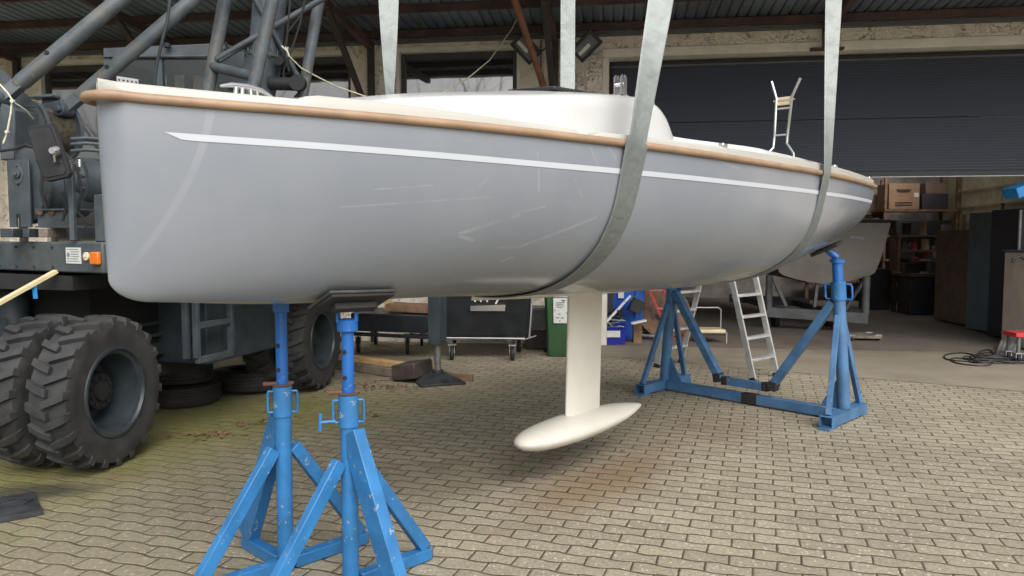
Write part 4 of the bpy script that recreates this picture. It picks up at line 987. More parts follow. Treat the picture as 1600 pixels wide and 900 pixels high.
f = MB(); f.lathe(wc + V(0, .0, 0), dax, [(-.10, .0), (-.10, .255), (-.09, .27), (-.045, .27), (-.04, .235), (.16, .225), (.30, .215), (.31, .19), (.31, 0)], 40); f.build('winch_drum', truckg, trk)
f = MB(); f.lathe(wc + dax * .06, dax, [(0, .232), (0, .252), (.05, .25), (.05, .228)], 40); f.build('brake_band', truckd, trk)
mc_ = W(132, 282, 5.75); f = MB(); f.lathe(mc_, dax, [(-.16, .0), (-.16, .11), (-.06, .135), (-.05, .165), (.05, .17), (.06, .15), (.22, .14), (.26, .09), (.26, .0)], 30)
for k in range(9):
    a = 2 * math.pi * k / 9; x = V(0, 0, 1); y = dax.cross(x); d_ = x * math.cos(a) + y * math.sin(a)
    f.beam(mc_ + dax * .05 + d_ * .155, mc_ + dax * .21 + d_ * .148, .025, .03, d_); f.tube([mc_ - dax * .09 + d_ * .125, mc_ - dax * .02 + d_ * .125], .016, 8)
f.build('winch_motor', truckd, trk)
# pipes behind
for dz in (0, .05, .09):
    f = MB(); f.tube([W(110, 236, 5.9) + V(0, 0, dz), W(135, 234, 6.0) + V(0, 0, dz), W(175, 237, 6.1) + V(0, 0, dz)], .014, 8); f.build('hydraulic_pipe', truckg, trk)
f = MB(); f.tube([W(86, 232, 5.5), W(100, 240, 5.5), W(122, 262, 5.6)], .018, 8); f.build('hydraulic_pipe', truckg, trk)
# channel under the winch with torn rusty holes, wooden blocks
f = MB(); c0_, c1_ = W(54, 326, 5.42), W(138, 353, 5.42)
f.prism([V(c0_.x, c0_.y, c0_.z), V(c1_.x, c1_.y - .05, c0_.z), V(c1_.x, c1_.y - .05, c0_.z - .012), V(c0_.x, c0_.y, c0_.z - .012)], (0, .3, 0)); f.prism([V(c0_.x, c0_.y, c1_.z), V(c1_.x, c1_.y - .05, c1_.z), V(c1_.x, c1_.y - .05, c1_.z - .012), V(c0_.x, c0_.y, c1_.z - .012)], (0, .3, 0))
f.prism([V(c0_.x, c0_.y + .03, c0_.z - .012), V(c1_.x - .12, c1_.y - .0, c0_.z - .012), V(c1_.x - .12, c1_.y, c1_.z), V(c0_.x, c0_.y + .03, c1_.z)], (0, .012, 0)); ch = f.build('winch_channel', truckg, trk)
f = MB()
for px_, w2 in ((62, .03), (81, .022), (104, .016)):
    p_ = W(px_, 332, 5.425); f.prism([p_ + V(-w2, .0, .012), p_ + V(w2, 0, .016), p_ + V(w2 * .7, 0, -.012), p_ + V(w2 * .1, 0, -.02), p_ + V(-w2 * .8, 0, -.008)], (0, -.006, 0))
f.build('rust_patch', rust, ch)
for px_, w2, m_ in ((12, .10, truckd), (42, .05, truckd), (69, .07, oldwood)):
    p_ = W(px_, 364, 5.38); f = MB(); f.box(p_ + V(0, .1, 0), (w2, .2, .062), rotz(-.1)); f.build('packing_block', m_, trk, .004)
# post, right plate
f = MB(); p_ = W(115, 376, 5.22); f.beam(p_, V(p_.x, p_.y, W(115, 250, 5.22).z), .038, .038); f.build('guard_post', truckg, trk, .004)
f = MB(); a0, a1 = W(147, 303, 5.12), W(172, 378, 5.12); f.box((a0 + a1) / 2 + V(0, .1, 0), (.12, .15, a0.z - a1.z), rotz(-.4)); f.build('corner_cover', truckg, trk, .008)
# mirror
mp = [W(x, y, 5.0) for x, y in ((40, 201), (46, 196), (76, 193), (82, 198), (108, 270), (105, 277), (74, 284), (67, 281))]
f = MB(); f.prism(mp, (.01, .035, 0)); mir = f.build('mirror', chassis, trk, .006, 2)
f = MB(); ctr = sum(mp, V(0, 0, 0)) / len(mp); f.prism([ctr + (p_ - ctr) * .86 + V(0, -.006, 0) for p_ in mp], (0, .008, 0)); f.build('mirror_back', darkp, mir)
f = MB(); a = W(85, 236, 4.96); f.lathe(a, (0, 1, 0), [(-.03, 0), (-.03, .02), (-.01, .034), (.01, .036), (.03, .02)], 18); f.tube([a + V(0, -.01, 0), W(85, 252, 4.95), W(122, 255, 5.15)], .009, 8); f.disc(W(124, 255, 5.16), (0, 0, 1), .016, .05, 10); f.build('mirror_arm', steel, mir)
# upper drum with rope and flanges
u0, u1 = W(8, 200, 5.95), W(100, 206, 6.35); du_ = (u1 - u0).normalized()
f = MB(); f.tube([u0, u0.lerp(u1, .42)], .205, 28); f.lathe(u0.lerp(u1, .42), du_, [(0, .0), (0, .225), (.03, .225), (.03, 0)], 30); f.lathe(u1, du_, [(0, .0), (0, .225), (.03, .225), (.03, 0)], 30); ud = f.build('hoist_drum', truckg, trk)
f = MB(); k = 26; prof = []; ln = (u1 - u0.lerp(u1, .45)).length
for i in range(k): prof += [(ln * i / k, .165), (ln * (i + .5) / k, .178)]
f.lathe(u0.lerp(u1, .46), du_, prof, 28); f.build('wound_rope', rope_steel, ud)
f = MB(); f.prism([W(0, 160, 5.6), W(22, 170, 5.6), W(24, 250, 5.6), W(0, 250, 5.6)], (0, .3, 0)); f.build('drum_bracket', truckg, trk, .01)
f = MB(); p_ = W(72, 166, 6.3); f.prism([p_ + V(-.11, 0, -.05), p_ + V(.17, 0, -.05), p_ + V(.06, 0, .04), p_ + V(.05, 0, .10), p_ + V(-.02, 0, .10), p_ + V(-.04, 0, .02)], (0, .12, 0)); f.beam(W(50, 153, 6.3), W(88, 152, 6.3), .12, .02); f.beam(W(66, 178, 6.3), W(104, 168, 6.2), .08, .12); f.build('boom_pivot', truckg, trk, .006)
# two big tubular boom legs with clevis ends
def boomleg(p0, p1, r_, hole_px, hole_Y):
    f = MB(); d_ = (p1 - p0).normalized(); f.tube([p0 + d_ * .14, p0 + d_ * .20, p1], [r_ * .8, r_, r_], 18); o = f.build('boom_leg', truckg2, trk)
    f = MB(); f.lathe(p0 - V(0.02, .06, 0), (0.3, 1, 0), [(0, 0), (0, r_ * .95), (.12, r_ * .95), (.12, 0)], 16); f.beam(p0, p0 + d_ * .16, r_ * 1.5, r_ * 1.3, V(0, -1, 0)); f.disc(p0 + V(0, -.075, 0), (0.3, 1, 0), .025, .05, 10); f.build('clevis', truckg, o, .004)
    f = MB(); h = p0.lerp(p1, hole_px); f.disc(h + V(.0, -r_ * .93, .018), V(-.15, -1, .25), .017, .02, 12); f.build('bolt_hole', chassis, o)
boomleg(W(2, 155, 5.7), W(235, -40, 6.2), .060, .32, 0); boomleg(W(101, 172, 6.2), W(345, -38, 6.7), .058, .28, 0)
f = MB(); f.prism([W(-10, 100, 5.9), W(8, 115, 5.9), W(58, 168, 5.9), W(20, 166, 5.9)], (0, .03, 0)); f.build('cover_plate', truckg, trk)
# operator's cab: frame and panes
cY = 7.9
f = MB(); f.prism([W(161, 89, cY), W(350, 88, cY), W(350, 67, cY), W(161, 75, cY)], (.25, .9, 0)); f.beam(W(161, 89, cY - .02), W(350, 88, cY - .02), .03, .015); cb = f.build('operator_cab', truckg, trk, .006)
f = MB()
for x0_ in (170, 250, 338):
    p_ = W(x0_, 90, cY + .03); f.beam(p_, V(p_.x, p_.y, 1.5), .085 if x0_ == 170 else .06, .06)
p_ = W(170, 90, cY + .03) + V(.25, .85, 0); f.beam(p_, V(p_.x, p_.y, 1.5), .07, .06); p_ = W(345, 90, cY + .03) + V(.25, .85, 0); f.beam(p_, V(p_.x, p_.y, 1.5), .07, .06); f.build('cab_pillar', truckg, cb)
f = MB()
for x0_, x1_ in ((176, 246), (256, 334)):
    a, b_ = W(x0_, 90, cY + .03), W(x1_, 90, cY + .03); f.prism([a, b_, V(b_.x, b_.y, 2.55), V(a.x, a.y, 2.55)], (0, .006, 0))
f.build('cab_pane', cabglass, cb)
f = MB(); a, b_ = W(172, 90, cY + .06), W(336, 90, cY + .06); f.prism([V(a.x, a.y, 2.53), V(b_.x, b_.y, 2.53), V(b_.x, b_.y, 1.5), V(a.x, a.y, 1.5)], (.22, .8, 0)); f.build('cab_body', truckg, cb, .01)
f = MB(); f.disc(W(261, 71, cY - .05), (0, 0, 1), .035, .04, 12); f.build('cab_lamp', chassis, cb)
# mast foot: three splayed tubes, cross tube, braces, big ram
mY = 6.9
for (x0_, y0_, x1_, y1_, r_, yy, nm) in ((322, 160, 357, -30, .058, mY, 'mast_leg'), (390, 165, 432, -30, .056, mY - .35, 'mast_leg'), (470, 165, 504, -30, .050, mY + .25, 'mast_leg')):
    f = MB(); f.tube([W(x0_, y0_, yy), W(x1_, y1_, yy + .05)], r_, 16); f.build(nm, truckg2, trk)
f = MB(); f.tube([W(332, 104, mY), W(398, 120, mY - .33)], .045, 14); f.build('cross_tube', truckg, trk)
for a, b_, r_ in (((338, 93), (515, -8), .028), ((392, -12), (470, 128), .026), ((343, 96), (480, 12), .016)):
    f = MB(); f.tube([W(*a, mY - .02), W(*b_, mY + .12)], r_, 12); f.build('mast_brace', truckd if r_ < .027 else truckg, trk)
f = MB(); f.tube([W(400, 150, mY + .12), W(414, 88, mY + .14)], .16, 24); f.tube([W(414, 90, mY + .14), W(424, -30, mY + .2)], .145, 24); f.lathe(W(414, 88, mY + .14), W(424, -30, mY + .2) - W(414, 88, mY + .14), [(-.03, .15), (-.03, .172), (.0, .172), (.0, .15)], 24); f.build('lifting_ram', truckg, trk)
f = MB(); f.prism([W(344, 75, mY + .3), W(400, 85, mY + .3), W(408, 160, mY + .3), W(336, 160, mY + .3)], (0, .05, 0)); f.disc(W(361, 133, mY + .28), (0, 1, 0), .03, .02, 14); f.build('mast_foot_plate', truckg, trk, .004)
f = MB(); f.lathe(W(420, 130, mY + .05), (1, .2, 0), [(0, 0), (0, .06), (.3, .06), (.3, 0)], 16); f.disc(W(437, 96, mY), (0, 1, 0), .04, .06, 12); f.disc(W(466, 130, mY), (0, 1, 0), .07, .08, 16); f.build('hydraulic_valve', chassis, trk)
f = MB()
for pts_ in ([(454, -5), (448, 60), (440, 95), (434, 128)], [(477, -5), (468, 40), (455, 80), (443, 110), (444, 136)], [(470, 24), (450, 50), (445, 85), (452, 112)], [(470, 128), (472, 140), (460, 152)], [(352, 66), (357, 74), (350, 78)]):
    f.tube([W(x, y, mY + .05) for x, y in pts_], .010, 8)
f.build('hydraulic_hose', chassis, trk)
f = MB(); f.tube([W(266, -5, 6.4), W(262, 30, 6.4), W(246, 95, 6.45), W(238, 150, 6.5)], .014, 8); f.build('rubber_hose', truckd, trk)

for i, pts_ in enumerate(([(0, 236), (22, 233), (40, 226), (58, 233), (70, 250)], [(58, 250), (66, 268), (64, 300), (72, 326)], [(120, 262), (128, 300), (120, 330), (142, 352)], [(96, 300), (104, 322), (98, 345)])):
    f = MB(); f.tube([W(x, y, 5.36) for x, y in pts_], .010, 8); f.build('hydraulic_hose', chassis, trk)
f = MB()
for k in range(7): f.disc(sp(.55 + k * .22, -.006, 1.53), PF, .011, .014, 6)
for k in range(7): f.disc(sp(.55 + k * .22, -.006, 1.39), PF, .011, .014, 6)
f.build('bolt_row', truckd, bmr)
f = MB(); rax = W(424, -30, mY + .2) - W(414, 88, mY + .14); rx_ = rax.normalized(); xx = rx_.orthogonal().normalized(); yy_ = rx_.cross(xx)
for k in range(14):
    a = 2 * math.pi * k / 14; p_ = W(414, 88, mY + .14) + (xx * math.cos(a) + yy_ * math.sin(a)) * .163; f.tube([p_ - rx_ * .05, p_ + rx_ * .03], .010, 6)
f.build('flange_bolt', truckd, trk)
# ropes
f = MB(); f.tube([W(440, 72, 6.85), W(449, 80, 6.85), W(450, 74, 6.85), W(446, 73, 6.85), W(452, 88, 6.85), W(470, 106, 7.0), W(490, 117, 7.2), W(525, 135, 7.5), W(575, 152, 8.0), W(640, 168, 8.6)], .007, 8)
tag(f.build('mooring_rope', yellowrope), 'pale rope knotted to the crane ram and sagging behind the bow', 'rope')
f = MB(); f.tube([W(650, 170, 9.2), W(690, 146, 9.6), W(730, 123, 10.0), W(765, 94, 10.4), W(800, 45, 10.9), W(812, 20, 11.0)], .008, 8)
tag(f.build('rope', yellowrope), 'thin pale rope curving from the cabin up to the roof beside the rusty pole', 'rope')
f = MB(); f.tube([W(-4, 128, 5.5), W(12, 145, 5.5), W(19, 156, 5.5), W(17, 175, 5.5), W(11, 208, 5.5), W(5, 224, 5.5)], .006, 8); f.tube([W(19, 158, 5.5), W(40, 172, 5.6), W(52, 186, 5.8)], .0055, 8); f.disc(W(19.5, 158, 5.48), (0, 1, 0), .013, .02, 10); f.disc(W(11, 206, 5.48), (0, 1, 0), .011, .02, 10)
tag(f.build('tie_rope', yellowrope), 'knotted pale tie rope hanging over the upper winch drum of the truck', 'rope')
# pale lath with blue tape under the tail beam
f = MB(); f.beam(W(-12, 479, 4.9), W(87, 424, 5.3), .045, .022); lt = f.build('wooden_lath', strawm); tag(lt, 'pale yellow lath wedged at a slant under the grey tail beam', 'lath')
f = MB(); a = W(53, 447, 5.15); f.prism([a + V(-.016, 0, .01), a + V(.016, 0, .012), a + V(.022, .0, -.085), a + V(-.008, 0, -.085)], (0, .004, 0)); f.build('tape_strip', bluetape, lt)

# stacked old tyres
def flat_tyre(c, tilt, label, Ro=.345, wd=.20):
    ax = V(*tilt).normalized(); f = MB(); h = wd / 2
    prof = [(h * .8, Ro * .60), (h, Ro * .70), (h * .98, Ro * .86), (h * .82, Ro * .96), (h * .60, Ro * .985)]
    for a in (.42, .14, -.14, -.42): prof += [(h * (a + .12), Ro), (h * (a + .10), Ro), (h * (a + .07), Ro - .010), (h * (a - .0), Ro - .010), (h * (a - .03), Ro)][0:5]
    prof += [(-h * .60, Ro * .985), (-h * .82, Ro * .96), (-h * .98, Ro * .86), (-h, Ro * .70), (-h * .8, Ro * .60), (-h * .5, Ro * .64), (h * .5, Ro * .64), (h * .8, Ro * .60)]
    f.lathe(c, ax, prof, 44); return tag(f.build('tyre', rubber2, sharp=30), label, 'tyre', 'old tyres stacked behind the truck wheel')
tb = G(262, 636); 
flat_tyre(tb + V(.06, .22, .101), (0, 0, 1), 'worn car tyre lying flat on the mossy paving, bottom of the stack')
flat_tyre(tb + V(-.01, .20, .315), (.05, .03, 1), 'worn car tyre lying on top of another tyre behind the big wheel')
f = MB(); bx = G(430, 600); 
flat_tyre(V(-2.75, 8.0, .12), (0, .05, 1), 'worn tyre lying in the dark under the truck between its axles', .40, .22)

# steel pad plate at the lower left
pl = G(20, 816); f = MB(); r3 = rotz(R(38)); f.box(pl + V(-.22, .12, .016), (.5, .42, .03), r3); pp = f.build('steel_pad', platem, None, .003); tag(pp, 'flat dark steel pad with a handle loop lying on mossy paving', 'steel plate')
f = MB(); f.tube([pl + V(-.22, .22, .03), pl + V(-.17, .30, .035), pl + V(-.06, .27, .035), pl + V(-.06, .2, .03)], .008, 8); f.build('handle', chassis, pp)

# timbers by the outrigger
tl = G(560, 590)
f = MB(); a, b_ = G(520, 574), G(624, 590); f.beam(a + V(0, 0, .055), b_ + V(0, 0, .055), .12, .10); tag(f.build('timber_beam', oldwood, None, .006), 'weathered grey squared timber lying on the paving under a yellow one', 'timber')
f = MB(); f.beam(a + V(.0, .01, .142), b_ + V(.03, .02, .142), .10, .07); tag(f.build('timber_beam', plankm, None, .006), 'fresh yellow timber lying on top of the grey squared timber', 'timber')
f = MB(); c = G(643, 596); f.box(c + V(0, .1, .115), (.30, .40, .17), rotz(R(-24)) @ Matrix.Rotation(R(-9), 3, 'Y')); tag(f.build('wooden_block', darkwood, None, .012, ), 'dark oily wooden block tilted against the outrigger foot', 'block')
f = MB(); c = G(663, 592); f.box(c + V(.02, .18, .05), (.06, .30, .09), rotz(R(-20))); tag(f.build('wood_offcut', plankm, None, .004), 'small yellow wood offcut between dark block and outrigger foot', 'offcut')
f = MB(); c = G(712, 598); f.box(c + V(.04, .1, .04), (.30, .05, .08), rotz(R(-15))); tag(f.build('wood_offcut', brownwood, None, .004), 'brown wood offcut lying behind the outrigger foot plate', 'offcut')

# ================================================================== CONTAINERS, CARTS AND BINS
wa = math.atan2(WD.y, WD.x)
def caster(c, parent, r_=.085, brk=galv):
    f = MB(); f.lathe(c + V(0, 0, r_) - V(.018, 0, 0), V(1, .1, 0), [(0, 0), (0, r_ * .55), (-.004, r_ * .8), (.0, r_ * .97), (.018, r_), (.036, r_ * .97), (.04, r_ * .8), (.036, r_ * .55), (.036, 0)], 20); wh = f.build('caster', rubber2, parent)
    f = MB()
    for sg in (1, -1): f.beam(c + V(.034 * sg, 0, r_), c + V(.034 * sg, .01, r_ * 2.3), .006, .05, V(0, 1, 0))
    f.box(c + V(0, .01, r_ * 2.35), (.10, .09, .012)); f.build('fork', brk, wh)
# large black refuse container
cc0 = G(802, 564); bx0 = V(-.86, 9.98, 0)
cont = thing('waste_container', 'large black wheeled refuse container with a torn silver label', 'waste container', V(-.35, 10.3, 0))
f = MB(); x0_, x1_ = -.90, .245; y0_ = 9.93
def ringbox(z, i, y1=10.75): return [V(x0_ + i, y0_ + i, z), V(x1_ - .07 - i, y0_ + i, z), V(x1_ - i, y0_ + .08 + i, z), V(x1_ - i, y1 - i, z), V(x0_ + i, y1 - i, z)]
f.loft([ringbox(.29, .05), ringbox(.33, .02), ringbox(1.08, -.02), ringbox(1.12, -.035), ringbox(1.16, -.035)], True, True, False); f.build('body', binblack, cont, .015, 2)
f = MB(); A = []
for k in np.linspace(0, math.pi, 10): A.append([V(x0_ - .04, 10.34 - math.cos(k) * .44, 1.165 + .16 * math.sin(k)), V(x1_ + .04, 10.34 - math.cos(k) * .44, 1.165 + .16 * math.sin(k))])
f.loft(A, False, False); f.build('lid', binblack, cont)
f = MB(); f.tube([V(x0_, y0_ - .02, .29), V(x1_ - .08, y0_ - .02, .28)], .012, 8); f.tube([V(x1_ - .02, y0_ + .0, .30), V(x1_ + .03, y0_ + .02, .95)], .012, 8); f.beam(V(x1_ - .10, y0_ - .02, .265), V(x1_ + .06, y0_ - .06, .32), .10, .012); f.build('steel_frame', galv, cont)
for p_ in ((.005, 9.86), (-.78, 9.92), (.1, 10.62), (-.8, 10.62)): caster(V(*p_, 0), cont)
f = MB(); f.prism([W(735, 478, 9.905), W(790, 476, 9.905), W(789, 486, 9.905), W(735, 486, 9.905)], (0, .008, 0)); f.build('silver_label', steel, cont)
f = MB()
for x_ in (741, 750, 760): f.prism([W(x_, 467, 9.908), W(x_ + 2.4, 467, 9.908), W(x_ + 2.4, 472, 9.908), W(x_, 472, 9.908)], (0, .006, 0))
f.prism([W(777, 467, 9.908), W(780, 467, 9.908), W(776, 475, 9.908), W(773, 475, 9.908)], (0, .006, 0)); f.build('white_stroke', paper, cont)
# black flat cart with a tilted skip box and boards
cart = thing('flat_cart', 'low black wheeled cart with an open box and boards on top', 'cart', G(620, 560))
cY2 = 10.2
f = MB(); a, b_ = W(545, 521, cY2), W(665, 527, cY2 - .2); f.beam(a, b_, .06, .045); f.beam(a + V(.1, .9, 0), b_ + V(.1, .9, 0), .06, .045); f.beam(b_, b_ + V(.1, .9, 0), .05, .045); f.beam(W(640, 522, cY2), W(688, 528, cY2 - .2), .03, .03); f.beam(a + V(0, .05, .02), a + V(.1, .9, .02), .05, .045); f.build('chassis', chassis, cart, .004)
f = MB(); q0, q1 = W(548, 489, cY2), W(672, 493, cY2 - .2); q2, q3 = W(668, 521, cY2 - .2), W(548, 517, cY2); f.prism([q0, q1, q2, q3], (.08, .85, 0)); f.build('box_body', binblack, cart, .01)
f = MB()
for off in (0, .05): f.tube([W(672, 472, 10.0) + V(off, 0, 0), W(673, 500, 10.0) + V(off, 0, 0), W(668, 512, 10.0) + V(off, 0, 0), W(655, 524, 10.0) + V(off, 0, 0)], .012, 8)
f.build('side_frame', chassis, cart)
caster(G(637, 553), cart, .115); caster(G(560, 551), cart, .115); caster(G(560, 551) + V(.1, .8, 0), cart, .115); caster(G(637, 553) + V(.1, .8, 0), cart, .115)
f = MB(); a = W(603, 484, cY2 + .1); f.prism([W(600, 486, cY2), W(671, 490, cY2 - .1), W(671, 478, cY2 - .1), W(603, 475, cY2)], (.05, .35, 0)); tag(f.build('wooden_board', brownwood, None, .004), 'brown board lying on top of the low black cart', 'board')
f = MB(); f.box(W(606, 474, cY2 + .5), (.09, .09, .22)); tag(f.build('wooden_post', plankm, None, .004), 'short yellow post standing at the end of the brown board', 'post')
# green wheelie bin
gb = G(888, 559); gr = thing('wheelie_bin', 'green plastic wheelie bin with white sticker behind the keel', 'wheelie bin', gb + V(0, .3, 0))
f = MB()
def rb(z, hw_, hd): return [gb + V(0, .3, z) + rotz(R(-6)) @ V(x * hw_, y * hd, 0) for x, y in ((-1, -.85), (-.88, -1), (.88, -1), (1, -.85), (1, .85), (.88, 1), (-.88, 1), (-1, .85))]
f.loft([rb(.0, .245, .25), rb(.04, .255, .27), rb(.95, .295, .33), rb(.96, .31, .35), rb(1.0, .31, .35)], True, True, False); f.build('body', bingreen, gr, .008, 2)
f = MB(); f.loft([rb(1.003, .312, .36), rb(1.03, .30, .35), rb(1.06, .22, .24)], True, True, False); f.build('lid', bingreen, gr, .008)
f = MB(); f.lathe(gb + V(-.30, .55, .10), (1, 0, 0), [(0, 0), (0, .1), (.05, .1), (.05, 0)], 20); f.lathe(gb + V(.25, .55, .10), (1, 0, 0), [(0, 0), (0, .1), (.05, .1), (.05, 0)], 20); f.build('wheel', rubber2, gr)
sk = [W(864.5, 466, 10), W(890, 466, 10), W(889, 505, 10), W(865, 505, 10)]
def onbin(px_, py_):           # point on the front of the bin (slightly leaning plane)
    z = W(px_, py_, 10.0).z; yv = gb.y + .3 - (.26 + (.33 - .27) * z / .95) - .014
    return W(px_, py_, yv)
f = MB(); f.prism([onbin(864.5, 466), onbin(890, 466), onbin(889, 505), onbin(865, 505)], (0, .006, 0)); stk = f.build('sticker', paper, gr)
f = MB()
for (x, y, a, b_) in ((877, 469, 6, 2.2), (868, 472.5, 16, .8), (868, 475, 14, .8), (868, 477.5, 15, .8), (868, 480, 12, .8), (866, 484, 2, 1.8), (871, 490, 5, 1.4), (885, 488, 2, 3.2), (868, 496, 6, 1.4), (877, 496, 4, 1.8), (873, 501, 3, 1.2)):
    p_ = [onbin(x, y), onbin(x + a, y), onbin(x + a * .8, y + b_), onbin(x + a * .1, y + b_ * .8)]; f.prism([q_ + V(0, -.002, 0) for q_ in p_], (0, -.001, 0))
f.build('print_marks', ink, stk)
f = MB(); f.prism([onbin(864.5, 460), onbin(890, 460), onbin(890, 464.5), onbin(864.5, 464.5)], (0, .006, 0)); f.build('sticker', paper, gr)
# box behind the bin
f = MB(); p_ = G(843, 547); f.box(p_ + V(.0, .3, .42), (.34, .5, .34)); bxo = f.build('padded_box', greyp, None, .03, 2); tag(bxo, 'grey padded box stacked between the black container and green bin', 'box')
f = MB(); f.box(p_ + V(.02, .3, .13), (.42, .55, .245)); tag(f.build('dark_box', darkwood, None, .01), 'dark brown box on the ground between black container and green bin', 'box')

# blue bin, crate of scrap and things around it (in the doorway)
f = MB(); p_ = W(975, 480, 12.0); bb = thing('plastic_tub', 'big bright blue plastic tub behind the crate of scrap', 'tub', V(1.72, 12.1, 0))
f = MB(); f.loft([[V(1.72 + x * (.34 + k), 12.1 + y * (.28 + k), z) for x, y in ((-1, -1), (1, -1), (1, 1), (-1, 1))] for z, k in ((.01, -.05), (.88, .0), (.89, .025), (.93, .025))], True, True, False); f.build('body', binblue, bb, .01, 2)
f = MB()
for x_ in (-.2, .2): f.box(V(1.72 + x_, 11.80, .6), (.03, .02, .45))
f.build('rib', binblue, bb)
f = MB(); f.prism([W(966, 456, 11.79), W(975, 456, 11.79), W(975, 466, 11.79), W(966, 466, 11.79)], (0, .006, 0)); f.build('white_label', paper, bb)
cr_ = thing('plastic_crate', 'dark blue plastic crate with a white label, full of metal scrap', 'crate', V(1.42, 11.42, 0))
f = MB(); f.loft([[V(1.40 + x * (.29 + k), 11.44 + y * (.18 + k), z) for x, y in ((-1, -1), (1, -1), (1, 1), (-1, 1))] for z, k in ((.008, -.02), (.25, .0), (.252, .012), (.275, .012), (.275, -.01), (.1, -.02))], True, True, False); f.build('body', crateblue, cr_, .004)
f = MB(); f.prism([W(938, 517, 11.245), W(969, 517, 11.245), W(969, 527, 11.245), W(938, 527, 11.245)], (0, .004, 0)); f.build('label_card', paper, cr_)
f = MB(); 
for i in range(26):
    a = V(1.40 + random.uniform(-.24, .24), 11.44 + random.uniform(-.12, .12), .2 + random.uniform(.02, .2)); d_ = V(random.uniform(-1, 1), random.uniform(-.5, .5), random.uniform(-.5, .6)).normalized() * random.uniform(.05, .14)
    f.beam(a - d_, a + d_, random.uniform(.012, .04), random.uniform(.008, .03))
sc = f.build('metal_scrap', galv, None); tag(sc, 'jumble of grey metal scrap heaped in the dark blue crate', 'scrap'); sc['kind'] = 'stuff'
f = MB()
for i in range(16):
    a = V(1.50 + random.uniform(-.3, .2), 11.52 + random.uniform(-.08, .12), .36 + random.uniform(.0, .14)); d_ = V(random.uniform(-1, 1), random.uniform(-.5, .5), random.uniform(-.3, .3)).normalized() * random.uniform(.05, .12); f.beam(a - d_, a + d_, random.uniform(.02, .06), random.uniform(.02, .05))
sc = f.build('cable_scrap', darkp, None); tag(sc, 'black plastic scrap and cables piled behind the dark blue crate', 'scrap'); sc['kind'] = 'stuff'
f = MB(); f.beam(W(938, 513, 11.3), W(985, 462, 11.6), .035, .02, V(0, -1, 0)); tag(f.build('metal_bar', galv), 'flat grey metal bar leaning over the scrap crate', 'bar')
f = MB(); f.box(W(994, 478, 11.55), (.19, .2, .20), Matrix.Rotation(R(25), 3, 'Y')); ps = f.build('black_case', darkp, None, .01); tag(ps, 'black case lying tilted on the scrap heap by the blue tub', 'case')
f = MB(); f.tube([W(985, 470, 11.44), W(990, 463, 11.42), W(998, 462, 11.42), W(1003, 470, 11.44)], .006, 8); f.build('handle', greyp, ps)
f = MB(); f.box(G(997, 537) + V(0, .1, .15), (.13, .12, .30)); tag(f.build('brown_box', brownwood, None, .005), 'narrow brown box standing right of the dark blue crate', 'box')
f = MB(); f.box(W(998, 503, 11.35), (.23, .10, .03), Matrix.Rotation(R(-12), 3, 'Y')); tag(f.build('white_strip', paper, None, .004), 'white plastic strip resting on the narrow brown box', 'strip')
for i, (px_, py_, l_) in enumerate(((1016, 527, .28), (1009, 531, .2))):
    a = G(px_, py_); f = MB(); f.beam(a + V(-l_ / 2, .05, .03), a + V(l_ / 2, -.05, .03), .05, .03); tag(f.build('metal_offcut', galv if i == 0 else darkp, None), ('grey metal offcut lying on the floor near the red hand truck', 'black offcut lying in front of the grey offcut by the hand truck')[i], 'offcut')
# red hand truck
ht = thing('hand_truck', 'faded red hand truck leaning in the garage doorway', 'hand truck', G(1048, 528))
f = MB()
for dx in (0, .24): f.beam(W(1012, 445, 11.6) + V(dx, .1, 0), G(1048, 527) + V(dx, .1, .02), .045, .03, V(0, 1, 0))
for k in (.1, .45, .8):
    a = W(1012, 445, 11.6).lerp(G(1048, 527), k) + V(0, .1, 0); f.beam(a, a + V(.24, 0, 0), .03, .03)
f.build('frame', pinkred, ht); f = MB(); f.prism([G(1046, 527), G(1046, 527) + V(.28, 0, 0), G(1046, 527) + V(.28, -.2, 0), G(1046, 527) + V(0, -.2, 0)], (0, 0, .012)); f.build('toe_plate', pinkred, ht)
f = MB(); a = G(1052, 524) + V(0, .2, .12); f.lathe(a, (1, 0, 0), [(-.02, 0), (-.02, .12), (.04, .12), (.04, 0)], 20); f.lathe(a + V(.28, 0, 0), (1, 0, 0), [(-.02, 0), (-.02, .12), (.04, .12), (.04, 0)], 20); f.build('wheel', rubber2, ht)
# cable drum
cd = thing('cable_drum', 'round wooden cable drum standing behind the red hand truck', 'cable drum', V(2.45, 12.3, 0))
for yv in (12.12, 12.5):
    f = MB(); f.disc(V(2.42, yv, .40), (0.25, 1, 0), .40, .035, 36); f.disc(V(2.42, yv - .02, .40), (0.25, 1, 0), .03, .03, 12); f.build('flange', brownwood, cd)
f = MB(); f.lathe(V(2.42, 12.3, .40), (0, 1, 0), [(-.17, .2), (.17, .2)], 24, True); f.build('core', oldwood, cd)
f = MB(); f.box(V(2.05, 12.5, .30), (.5, .5, .6)); tag(f.build('black_bag', darkp, None, .08, 3), 'black bag slumped between blue tub and wooden cable drum', 'bag')
